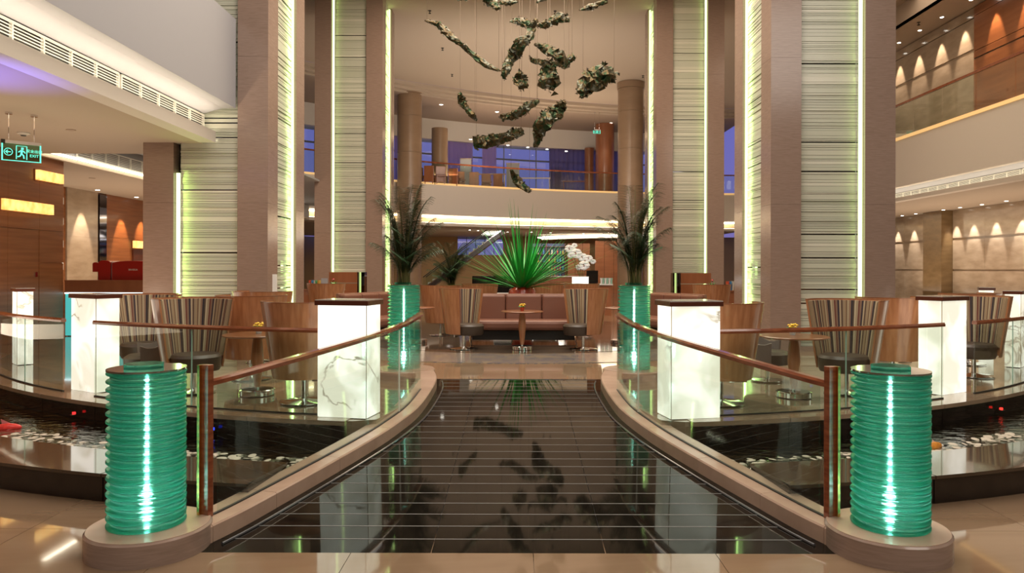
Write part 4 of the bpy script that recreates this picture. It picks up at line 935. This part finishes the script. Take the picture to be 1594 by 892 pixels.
for k, (px, py) in enumerate(((668,17),(688,75),(703,116),(863,17),(848,137),(859,136),(1000,117),(1429,33))):
    z = 11.3 if px < 1400 else 10.55; d = F*(z-EYE)/(HY-py)
    o = MB().lathe([(.02,-.12),(.05,-.11),(.05,-.09),(.015,-.085),(.015,-.02),(.06,-.015),(.06,0)], (0,0,0), 10).build('sprinkler', M['dark']); o.location = (PX(px,d), d, z); tag(o, ('sprinkler head above the start of the long slanting sculpture','sprinkler head left of the long slanting sculpture, at mid height','lowest sprinkler head at the left near the ceiling ring','sprinkler head above the knobbly sculpture','left one of the close pair of sprinkler heads below the square sculpture','right one of the close pair of sprinkler heads below the square sculpture','sprinkler head right of the right round column','sprinkler head on the upper right gallery ceiling')[k], 'sprinkler', 'sprinkler heads on the ceiling')

# ============================================================ FURNITURE
def barrel_chair(fabric=True):
    root = empty('barrel_chair', (0,0,0)); n = 26; half = math.radians(112)
    zb, zt, rb, rt = .30, 1.16, .33, .46
    def shell(ri, ro, z0, z1, r0i, r1i, h, uvs=False):
        mb = MB(); vs_ = []; L = 4
        for j in range(L+1):
            f = j/L; z = z0+(z1-z0)*f; rr = r0i+(r1i-r0i)*f
            for k in range(n+1):
                a = PI/2-h+2*h*k/n           # shell wraps around the back (+Y)
                for q in (rr, rr+ro): vs_.append((q*math.cos(a), q*math.sin(a), z))
        fs = []; W = (n+1)*2
        for j in range(L):
            for k in range(n):
                a = j*W+k*2
                fs += [(a+1,a+3,a+W+3,a+W+1), (a,a+W,a+W+2,a+2)]
            a = j*W; fs.append((a,a+1,a+W+1,a+W)); a = j*W+n*2; fs.append((a,a+W,a+W+1,a+1))
        for k in range(n): a = k*2; fs.append((a,a+2,a+3,a+1)); a = L*W+k*2; fs.append((a,a+1,a+3,a+2))
        mb.add(vs_, fs, True)
        if uvs:
            for j in range(L+1):
                for k in range(n+1):
                    for q in (0,1): mb.uv[j*W+k*2+q] = (k/n+.0001, j/L)
        return mb
    shell(0,.022,zb,zt,rb,rt,half).build('wooden_shell', M['wood_v'], root)
    shell(0,.05,zb+.14,zt-.012,rb-.055+.02,rt-.052,half-.09,True).build('striped_lining', M['stripe'] if fabric else M['leather_dk'], root)
    shell(0,.024,zt,zt+.012,rt-.001,rt,half).build('shell_rim', M['wood'], root)
    MB().lathe([(.20,.27),(.275,.28),(.292,.32),(.30,.45),(.27,.485),(.18,.495)], (0,-.11,0), 28).build('seat', M['leather_dk'], root)
    MB().lathe([(.032,.03),(.032,.30)], (0,0,0), 16).build('post', M['chrome'], root)
    MB().lathe([(.27,.006),(.27,.014),(.10,.03),(.04,.045)], (0,0,0), 32).build('base_disc', M['chrome'], root.children[-1])
    MB().tube([(-.30,.02,.29),(-.30,.02,.25),(-.10,.02,.25)], .01, 6).build('lever', M['chrome'], root)
    return root
proto = barrel_chair(); first = True
def place_chair(px, d, rz, lab, sc=1.0, group='barrel chairs of the lounge'):
    global first
    o = proto if first else copy_tree(proto); first = False
    o.location = (PX(px,d), d, 0.007); o.rotation_euler = (0,0,math.radians(rz)); o.scale = (sc,sc,sc)
    tag(o, lab, 'chair', group); return o
# rz = 0: open towards the camera; 180: back to the camera; rz > 0 turns the opening to the right
place_chair(301, 9.25, 40, 'striped barrel chair open to the viewer beside the second left glowing pillar')
place_chair(1318, 9.3, -42, 'striped barrel chair open to the viewer behind the near right glass lamp')
place_chair(392, 10.35, 170, 'wooden barrel chair seen from behind, left of the table with yellow flowers')
place_chair(474, 8.55, 178, 'wooden barrel chair seen from behind, touching the nearest left glowing pillar')
place_chair(1122, 8.55, 182, 'wooden barrel chair seen from behind, touching the nearest right glowing pillar')
place_chair(1388, 10.35, 190, 'wooden barrel chair seen from behind, left of the second right glowing pillar')
place_chair(226, 10.6, 15, 'striped barrel chair just behind the second left glowing pillar')
place_chair(410, 12.2, 160, 'wooden barrel chair farther back, under the near left stone column')
place_chair(1516, 10.8, -35, 'striped barrel chair just behind the second right glowing pillar')
place_chair(1506, 12.2, 200, 'wide wooden barrel chair from behind, right of the second right glowing pillar')
place_chair(722, 14.3, 62, 'left barrel chair of the centre table, turned to the right')
place_chair(908, 14.3, -62, 'right barrel chair of the centre table, turned to the left')
place_chair(686, 17.2, 178, 'barrel chair from behind, left behind the centre sofa')
place_chair(747, 19.2, 182, 'barrel chair from behind, in front of the black piano')
place_chair(848, 19.0, 180, 'barrel chair from behind, just right of the red planter')
place_chair(905, 19.6, 178, 'barrel chair from behind, in front of the service counter')
place_chair(508, 18.8, 175, 'barrel chair from behind between the two left stone columns')
place_chair(1108, 18.8, 185, 'barrel chair from behind between the two right stone columns')

def tub_chair(px, d, rz, lab):
    o = thing('tub_chair', (0,0,0), lab, 'chair', 'low grey tub chairs')
    n = 16; mb = MB(); vs_ = []; fs = []
    for k in range(n+1):
        a = math.radians(-20+220*k/n); hh = .80-.28*abs(math.cos(a))**2
        for r_, z in ((.26,.22),(.31,.22),(.36,hh),(.31,hh)): vs_.append((r_*math.cos(a), r_*math.sin(a), z))
    for k in range(n):
        for q in range(4): fs.append((k*4+q,(k+1)*4+q,(k+1)*4+(q+1)%4,k*4+(q+1)%4))
    fs += [(0,1,2,3), (n*4+3,n*4+2,n*4+1,n*4)]
    mb.add(vs_, fs, True).build('shell', M['grey_uph'], o)
    MB().lathe([(.2,.22),(.29,.24),(.3,.38),(.24,.42)], (0,0,0), 24).build('seat', M['leather_dk'], o)
    MB().lathe([(.03,.02),(.03,.22)], (0,0,0), 12).build('post', M['chrome'], o); MB().lathe([(.22,.006),(.22,.014),(.05,.03)], (0,0,0), 24).build('base_disc', M['chrome'], o)
    o.location = (PX(px,d), d, .007); o.rotation_euler = (0,0,math.radians(rz))
tub_chair(232, 9.7, -60, 'low grey tub chair between the two left striped barrel chairs')
tub_chair(1195, 10.3, 60, 'low grey tub chair left of the table on the right side')

def table(px, d, lab, r_=.41):
    x = PX(px,d); o = thing('pedestal_table', (x,d,0), lab, 'table', 'round wooden pedestal tables')
    MB().lathe([(r_-.03,.722),(r_,.732),(r_,.742),(r_-.01,.748)], (x,d,0), 40).build('tabletop', M['wood'], o)
    MB().lathe([(.03,.10),(.045,.16),(.075,.45),(.062,.62),(.045,.715)], (x,d,0), 20).build('pedestal', M['wood_v'], o)
    MB().lathe([(.022,.07),(.022,.12)], (x,d,0), 12).build('collar', M['chrome'], o)
    MB().lathe([(.20,.007),(.21,.012),(.21,.07),(.19,.078)], (x,d,0), 32).build('base', M['chrome'], o)
def flowerpot(px, d, lab, dy=0):
    x = PX(px,d); o = thing('flower_pot', (x,d+dy,.749), lab, 'flowers', 'small pots of yellow flowers'); y = d+dy
    MB().lathe([(.032,.749),(.045,.82)], (x,y,0), 12).build('pot', M['pot'] if 790 < px < 830 else M['silver'], o)
    mb = MB()
    for k in range(14): a = k*2.4; q = .055*math.sqrt(k/14); mb.lathe([(.004,0),(.02,.012),(.004,.022)], (x+q*math.cos(a), y+q*math.sin(a), .85+.02*math.sin(k)), 6)
    mb.build('blossoms', M['tyellow'], o); mb = MB()
    for k in range(9): a = k*.7; mb.add([(x,y,.81),(x+.075*math.cos(a),y+.075*math.sin(a),.84),(x+.075*math.cos(a+.4),y+.075*math.sin(a+.4),.83)], [(0,1,2)])
    mb.build('leaves', M['leaf'], o)
table(401, 9.05, 'round table behind the left balustrade rail, holding yellow flowers'); flowerpot(403, 9.1, 'yellow flowers on the left balustrade table')
table(1236, 9.0, 'round table behind the right balustrade rail, holding yellow flowers'); flowerpot(1234, 9.1, 'yellow flowers on the right balustrade table')
table(813, 14.2, 'round table in the middle in front of the leather sofa'); flowerpot(813, 14.2, 'yellow flowers in a red pot on the centre table')
table(650, 15.5, 'round table left of the centre, beside the far left glass lamp', .36)
table(966, 15.5, 'round table right of the centre, beside the far right glass lamp', .36)
table(255, 11.8, 'round table far back between the left striped chairs', .36)

def sofa(cx, cy, w_, rz, lab, curve=0):
    o = thing('leather_sofa', (0,0,0), lab, 'sofa', 'brown leather sofas'); hw = w_/2; L = M['leather']
    k = 3; cw = w_/k
    for i in range(k):
        MB().box(-hw+i*cw+.004, -hw+(i+1)*cw-.004, .28, .46, .42, 1.0).build('back_cushion', L, o, .04)
    MB().box(-hw, hw, -.38, .30, .30, .50).build('seat_cushion', L, o, .06)
    MB().box(-hw-.02, hw+.02, .44, .52, .08, 1.02).build('back_board', L, o, .02)
    MB().box(-hw+.1, hw-.1, -.25, .42, .10, .29).build('plinth', M['dark'], o)
    for x in (-hw+.08, hw-.08): MB().tube([(x,-.2,.30),(x-.02,-.28,.16),(x,-.3,0.0)], .02, 8).build('leg', M['chrome'], o)
    o.location = (cx,cy,.007); o.rotation_euler = (0,0,math.radians(rz)); return o
sofa(.10, 15.3, 2.3, 0, 'brown leather sofa in the middle facing the viewer')
sofa(-3.0, 16.1, 1.7, 62, 'brown leather sofa on the left behind the left chair')
sofa(3.1, 16.1, 1.7, -62, 'brown leather sofa on the right behind the right chair')

# ---- planters and plants
def leafmesh(mb, base, dirv, length, wd, droop, seg=6):
    pts = []; p = Vector(base); dv = Vector(dirv).normalized(); side = dv.cross(Vector((0,0,1)))
    side = side.normalized() if side.length > .05 else Vector((1,0,0))
    for i in range(seg+1): pts.append(p.copy()); dv = (dv+Vector((0,0,-droop/seg))).normalized(); p = p+dv*(length/seg)
    vs_ = []; 
    for i, q in enumerate(pts):
        f = i/seg; ww = wd*(.55+.45*math.sin(PI*min(1,f*1.3+.1)))*(1-f**3) if f < 1 else .001
        vs_ += [q-side*ww, q+Vector((0,0,-ww*.35)), q+side*ww]
    fs = []
    for i in range(seg): a = i*3; fs += [(a,a+1,a+4,a+3),(a+1,a+2,a+5,a+4)]
    mb.add(vs_, fs, True)
rnd = random.Random(3)
pb = Q(813, 452, 17.2)
o = thing('spiky_plant', (pb.x, 17.2, 0), 'big spiky bright green plant in a round red planter behind the centre sofa', 'plant')
MB().lathe([(.16,0),(.2,.05),(.33,.45),(.36,.85),(.30,1.08),(.22,1.13)], (pb.x,17.2,0), 32).build('planter', M['pot'], o)
MB().lathe([(.2,0),(.2,.01)], (pb.x,17.2,1.13), 20).build('soil', M['dark'], o)
for k in range(140):
    a = rnd.uniform(0, 2*PI); el = math.radians(rnd.choice((rnd.uniform(6,50), rnd.uniform(28,84)))); ln = rnd.uniform(1.35, 2.15)*(1+.1*(el < .5))
    dv = Vector((math.cos(a)*math.cos(el), math.sin(a)*math.cos(el), math.sin(el))); mb = MB()
    leafmesh(mb, (pb.x+.08*math.cos(a), 17.2+.08*math.sin(a), 1.1), dv, ln, rnd.uniform(.020,.036), rnd.uniform(.02,.35))
    mb.build('leaf', M['leaf'], o)
def palm(x, y, z0, H, spread, lab, nf=15, seed=1, dens=1.0):
    R = random.Random(seed); o = thing('palm', (x,y,z0), lab, 'plant')
    for k in range(nf):
        a = R.uniform(0, 2*PI); hh = H*R.uniform(.28,1.0); sp_ = spread*R.uniform(.35,1.0)*(1.15-.5*hh/H)
        bx, by = x+.09*math.cos(a)*R.random(), y+.09*math.sin(a)*R.random()
        pts = []; n = 11
        for i in range(n+1):
            f = i/n; r_ = sp_*(f**2.1); pts.append(Vector((bx+math.cos(a)*r_, by+math.sin(a)*r_, z0+hh*(f*1.15-.25*f**3.2))))
        MB().tube(pts, [.009*(1-.75*i/n) for i in range(n+1)], 5).build('frond_stem', M['stem'], o)
        mb = MB(); m_ = int(44*dens)
        for j in range(m_):
            f = .26+.74*j/(m_-1); i = min(n-1, int(f*n)); q = pts[i]+(pts[i+1]-pts[i])*(f*n-i); t_ = (pts[i+1]-pts[i]).normalized()
            sd = t_.cross(Vector((0,0,1))).normalized(); L = .24*H/1.4*(1-.55*abs(f-.62)/.38)
            for sg in (-1,1):
                dv = (sd*sg*.9+t_*.75+Vector((0,0,-.15+R.uniform(-.1,.1))))
                leafmesh(mb, q, dv, L*R.uniform(.8,1.15), .0075, .7, 3)
        mb.build('frond', M['palm'], o)
palm(-1.66, 10.65, 1.33, 1.62, .62, 'tall dark palm rising out of the far left glass lamp', 30, 5)
palm(1.66, 10.65, 1.33, 1.62, .62, 'tall dark palm rising out of the far right glass lamp', 30, 11)
pp = Q(703, 440, 19.5)
palm(pp.x, 19.5, 1.0, 1.45, .75, 'bushy green palm in a pot behind the left barrel chairs', 34, 23)
o = thing('plant_pot', (pp.x, 19.5, 0), 'tall dark pot carrying the bushy palm behind the left chairs', 'plant pot'); MB().lathe([(.2,0),(.26,.9),(.28,1.0),(.25,1.0)], (pp.x,19.5,0), 24).build('pot_body', M['leather_dk'], o); MB().lathe([(.24,0),(.24,.01)], (pp.x,19.5,.985), 20).build('soil', M['dark'], o)

# ---- wooden screens, menus, small furniture between the columns
for s, side in ((-1,'left'),(1,'right')):
    c = s*5.55; d = 23.6
    o = thing('service_cabinet', (s*5.6, d, 0), 'reddish wooden cabinet with a glass end in front of the far %s stone column' % side, 'cabinet')
    xa, xb = (PX(512,d), PX(556,d)) if s < 0 else (PX(1060,d), PX(1107,d))
    for k in range(4): MB().box(xa, xb, d, d+.5, .02+.36*k, .36*(k+1)).build('drawer', M['wood'], o)
    xc, xd = (xb, xb+.25) if s < 0 else (xa-.25, xa)
    for k in range(4): MB().box(xc+.06*k+.005, xc+.06*k+.05, d+.02, d+.4, 0, 1.44).build('glass_fin', (M['led'] if k == 1 else M['mirror_core']), o) if k != 1 else MB().box(xc+.06*k+.015, xc+.06*k+.04, d+.02, d+.4, 0, 1.44).build('lit_fin', emit('pale_green_fin_%s' % side, (.7,.9,.3), .9), o)
    d = 21
    px = 424 if s < 0 else 1128; x = PX(500 if s < 0 else 1128, d)
    o = thing('console_table', (x, d, 0), 'low wooden console between the %s stone columns' % side, 'console'); MB().box(x-.55, x+.55, d, d+.4, .02, .93).build('console_body', M['wood'], o); MB().box(x-.6, x+.6, d-.03, d+.43, .93, .96).build('console_top', M['wood'], o)
    for k in range(5):
        b_ = MB().box(-.02,.02,-.1,.1,0,.26).build('book', bm_[k]); b_.location = (x+s*.25+.06*k-.1, d+.2, .96); b_.rotation_euler = (0, .12*(k%3-1)*.5, 0); tag(b_, '%s thin book from the left standing on the console between the %s stone columns' % (ORD[k], side), 'book', 'books on the %s console' % side)
    fl = thing('flower_arrangement', (x+s*.0-.3*s, d+.2, .96), 'small red and green flower arrangement on the %s console' % side, 'flowers'); xx = x-.3*s
    MB().lathe([(.04,.96),(.05,1.05)], (xx,d+.2,0), 12).build('vase', M['silver'], fl); mb = MB()
    for k in range(8): a = k*.8; leafmesh(mb, (xx,d+.2,1.04), (math.cos(a),math.sin(a),1.6), .2, .02, .4, 3)
    mb.build('leaves', M['leaf'], fl); MB().lathe([(.01,0),(.04,.03),(.03,.06),(.005,.08)], (xx,d+.18,1.2), 8).build('red_bloom', M['red'], fl)
# menu card next to the near left column
o = thing('menu_stand', (PX(428,13.6), 13.6, 0), 'white upright menu card at the foot of the near left stone column', 'menu stand')
a, b_ = Q(424,456,13.6), Q(431,428,13.6); MB().box(a.x, b_.x, 13.6, 13.62, a.z, b_.z).build('card', M['white'], o); MB().lathe([(.01,0),(.01,a.z)], ((a.x+b_.x)/2,13.61,0), 8).build('pole', M['chrome'], o); MB().lathe([(.12,.007),(.12,.02)], ((a.x+b_.x)/2,13.61,0), 16).build('foot', M['chrome'], o)
o = thing('table_card', (PX(505,20.9), 20.9, .96), 'cream table card standing on the left console', 'card')
a, b_ = Q(500,450,20.9), Q(510,434,20.9); MB().box(a.x, b_.x, 20.9, 20.91, .96, b_.z).build('card_front', M['plaster_w'], o); MB().box(a.x, b_.x, 20.86, 20.94, .955, .97).build('card_foot', M['chrome'], o)
# upstairs dining chairs
uc = None
for k, (px, d, rz) in enumerate(((652,40.6,20),(669,40.6,-10),(686,40.4,10),(707,41.7,-15),(716,42.3,12),(738,42.9,0),(757,43.2,10),(776,43.6,-10))):
    if uc is None:
        uc = empty('dining_chair', (0,0,0)); mb = MB(); mb.box(-.28,.28,.18,.26,.1,1.0).build('backrest', M['wood'], uc, .02); MB().box(-.28,.28,-.28,.2,.38,.5).build('seat', M['leather'], uc, .02)
        for x in (-.22,.22): 
            for y in (-.22,.2): MB().box(x-.02,x+.02,y-.02,y+.02,0,.38).build('leg', M['wood'], uc)
        o = uc
    else: o = copy_tree(uc)
    d += 1.1 if k not in (1,2,3) else .75; o.location = (PX(px,d), d, 6.3); o.rotation_euler = (0,0,math.radians(rz+(180 if k%2 else 0)))
    tag(o, ('leftmost dining chair upstairs, touching the left round column','second dining chair upstairs from the left','third dining chair upstairs, in front of the short cream column','fourth dining chair upstairs, right of the short cream column','fifth dining chair upstairs, beside the white low pier','sixth dining chair upstairs, at the middle of the gallery','seventh dining chair upstairs, at the middle of the gallery','rightmost dining chair upstairs')[k], 'chair', 'dining chairs on the far gallery')
for k, (px0, px1, py, d) in enumerate(((665,716,268,43.5),(733,787,271,45.2),(810,857,277,47.6),(875,921,282,49.5))):
    o = thing('window_rail', (PX(px0,d), d, 6.3), ('first','second','third','fourth')[k]+' low dark rail from the left before the upper windows', 'rail', 'low rails before the upper windows'); z = EYE+(HY-py)/F*d
    MB().box(PX(px0,d), PX(px1,d), d, d+.06, z-.05, z+.03).build('rail_bar', M['rail'], o)
    for px in (px0+2, px1-2): MB().box(PX(px,d)-.03, PX(px,d)+.03, d, d+.05, 6.31, z-.04).build('rail_post', M['rail'], o)
spot((PX(724,44), 43.8, 9.3), (PX(724,44), 44.5, 7), 40, 40, WARM); spot((PX(757,44), 44, 9.3), (PX(757,44), 46, 7), 40, 40, AMB)

# ============================================================ HANGING SCULPTURES
A6 = lambda x, y: (590+x/3.623, y/3.623); A5 = lambda x, y: (640+x/2.788, y/2.788)
sc = [
 (A6, [(258,118),(330,140),(380,190),(440,235),(500,285),(570,345),(640,385),(685,400)], [10,34,38,28,28,34,22,6], 21, 'longest hanging metal sculpture, slanting down at the upper left'),
 (A6, [(885,115),(855,160),(845,210),(800,245),(770,290),(735,340),(715,390),(700,445)], [26,46,40,62,68,48,46,16], 22, 'long upright hanging metal sculpture in the middle, leaning left'),
 (A6, [(878,138),(930,140),(980,118),(1020,100),(1058,108)], [24,40,48,52,34], 22.4, 'knobbly hanging metal piece reaching right from the middle sculpture'),
 (A6, [(735,122),(780,120),(820,130),(845,140)], [8,38,46,16], 21.6, 'short flat hanging metal piece left of the middle sculpture'),
 (A6, [(875,250),(915,265),(970,290),(1020,320),(1055,345),(1088,320)], [14,38,54,58,36,36], 23, 'leaf shaped hanging metal piece with an upturned tail, right of the middle'),
 (A6, [(845,312),(860,340),(910,350),(960,360),(1010,362),(1050,375),(1072,352)], [6,20,30,26,24,28,12], 25.5, 'wavy branch shaped hanging metal piece above the square one'),
 (A6, [(955,368),(950,405),(955,440),(955,472)], [66,84,88,104], 24.4, 'squarish crumpled hanging metal piece under the wavy branch'),
 (A6, [(788,410),(795,450),(808,492)], [26,76,38], 23, 'small round crumpled hanging metal piece in the middle'),
 (A6, [(1137,525),(1165,480),(1235,435),(1290,420),(1328,442)], [44,96,112,88,10], 21, 'widest crumpled hanging metal piece, at the right near the round column'),
 (A6, [(452,530),(465,570),(490,610),(520,645),(548,678)], [22,44,26,32,12], 25, 'thin bent hanging metal piece at the left below the long one'),
 (A6, [(688,662),(740,655),(790,635),(840,600),(895,570)], [34,44,48,44,24], 23.2, 'curved hanging metal piece rising to the right at mid height'),
 (A6, [(1045,572),(1010,620),(960,660),(920,700),(900,750),(882,830)], [22,74,80,84,60,24], 22, 'broad hanging metal piece narrowing downwards at mid height'),
 (A5, [(280,622),(330,615),(390,600),(440,582),(480,570)], [48,50,38,40,30], 26.5, 'caterpillar shaped hanging metal piece before the upper windows'),
 (A5, [(432,738),(455,775),(480,805),(515,830)], [10,34,30,18], 25, 'lowest small hanging metal piece before the gallery edge'),
 (A6, [(590,-30),(620,5),(645,25),(665,48)], [40,54,42,26], 20, 'striped hanging metal piece cut by the top edge, left of the middle'),
 (A6, [(680,14),(730,14),(775,12)], [20,32,6], 20.4, 'small pointed hanging metal piece at the top edge beside the striped one'),
 (A6, [(1126,56),(1190,38),(1230,25),(1282,2)], [5,36,26,22], 20, 'fish shaped hanging metal piece at the top right'),
 (A6, [(888,14),(905,2),(935,-8)], [10,16,20], 20, 'tiny hanging metal tip at the top edge in the middle'),
 (A6, [(440,4),(465,-6),(490,2)], [8,16,8], 20, 'tiny hanging metal tip at the top edge on the left')]
for k, (fn, pts, ws, d, lab) in enumerate(sc):
    R = random.Random(40+k); scl = (3.623 if fn is A6 else 2.788); P3 = []
    for i, (x, y) in enumerate(pts): px, py = fn(x, y); P3.append((*Q(px, py, d+.25*math.sin(i*1.7)), ws[i]/scl/2*d/F*1.12))
    cp = catmull(P3, 5); n = 11; vs_ = []; mb = MB(); fs = []
    o = thing('hanging_sculpture', cp[len(cp)//2][:3], lab, 'sculpture', 'crumpled metal sculptures hanging from the ceiling')
    for i, p in enumerate(cp):
        a, b_ = Vector(cp[max(i-1,0)][:3]), Vector(cp[min(i+1,len(cp)-1)][:3]); t_ = (b_-a).normalized(); u = t_.cross(Vector((0,1,0))).normalized(); v = t_.cross(u)
        for q in range(n):
            th = 2*PI*q/n; rr = p[3]*R.uniform(.62,1.25); vs_.append(Vector(p[:3])+u*math.cos(th)*rr+v*math.sin(th)*rr*.7+t_*R.uniform(-.35,.35)*p[3])
    for i in range(len(cp)-1):
        for q in range(n): a, b_, c, e = i*n+q, i*n+(q+1)%n, (i+1)*n+(q+1)%n, (i+1)*n+q; fs += [(a,b_,c),(a,c,e)] if R.random() < .5 else [(a,b_,e),(b_,c,e)]
    fs += [tuple(reversed(range(n))), tuple((len(cp)-1)*n+q for q in range(n))]
    mb.add(vs_, fs)
    for q in range(len(cp)*3):                     # torn leaf-like flakes standing off the body
        p = cp[R.randrange(len(cp))]; th = R.uniform(0, 2*PI); c = Vector(p[:3])+Vector((math.cos(th),R.uniform(-.6,.6),math.sin(th)))*p[3]*.95; s_ = p[3]*R.uniform(.35,.75)+.02
        a = [c+Vector((R.uniform(-1,1),R.uniform(-1,1),R.uniform(-1,1)))*s_*.6 for _ in range(4)]
        mb.add(a, [(0,1,2),(0,2,3)])
    mb.build('crumpled_body', M['foil'], o)
    for q in (1, len(cp)-2):
        p = cp[q]; MB().lathe([(.004,p[2]),(.004,11.3)], (p[0]+R.uniform(-.05,.05),p[1],0), 4).build('wire', pm('wire_grey', (.25,.2,.16), .5) if k == 0 and q == 1 else bpy.data.materials['wire_grey'], o)
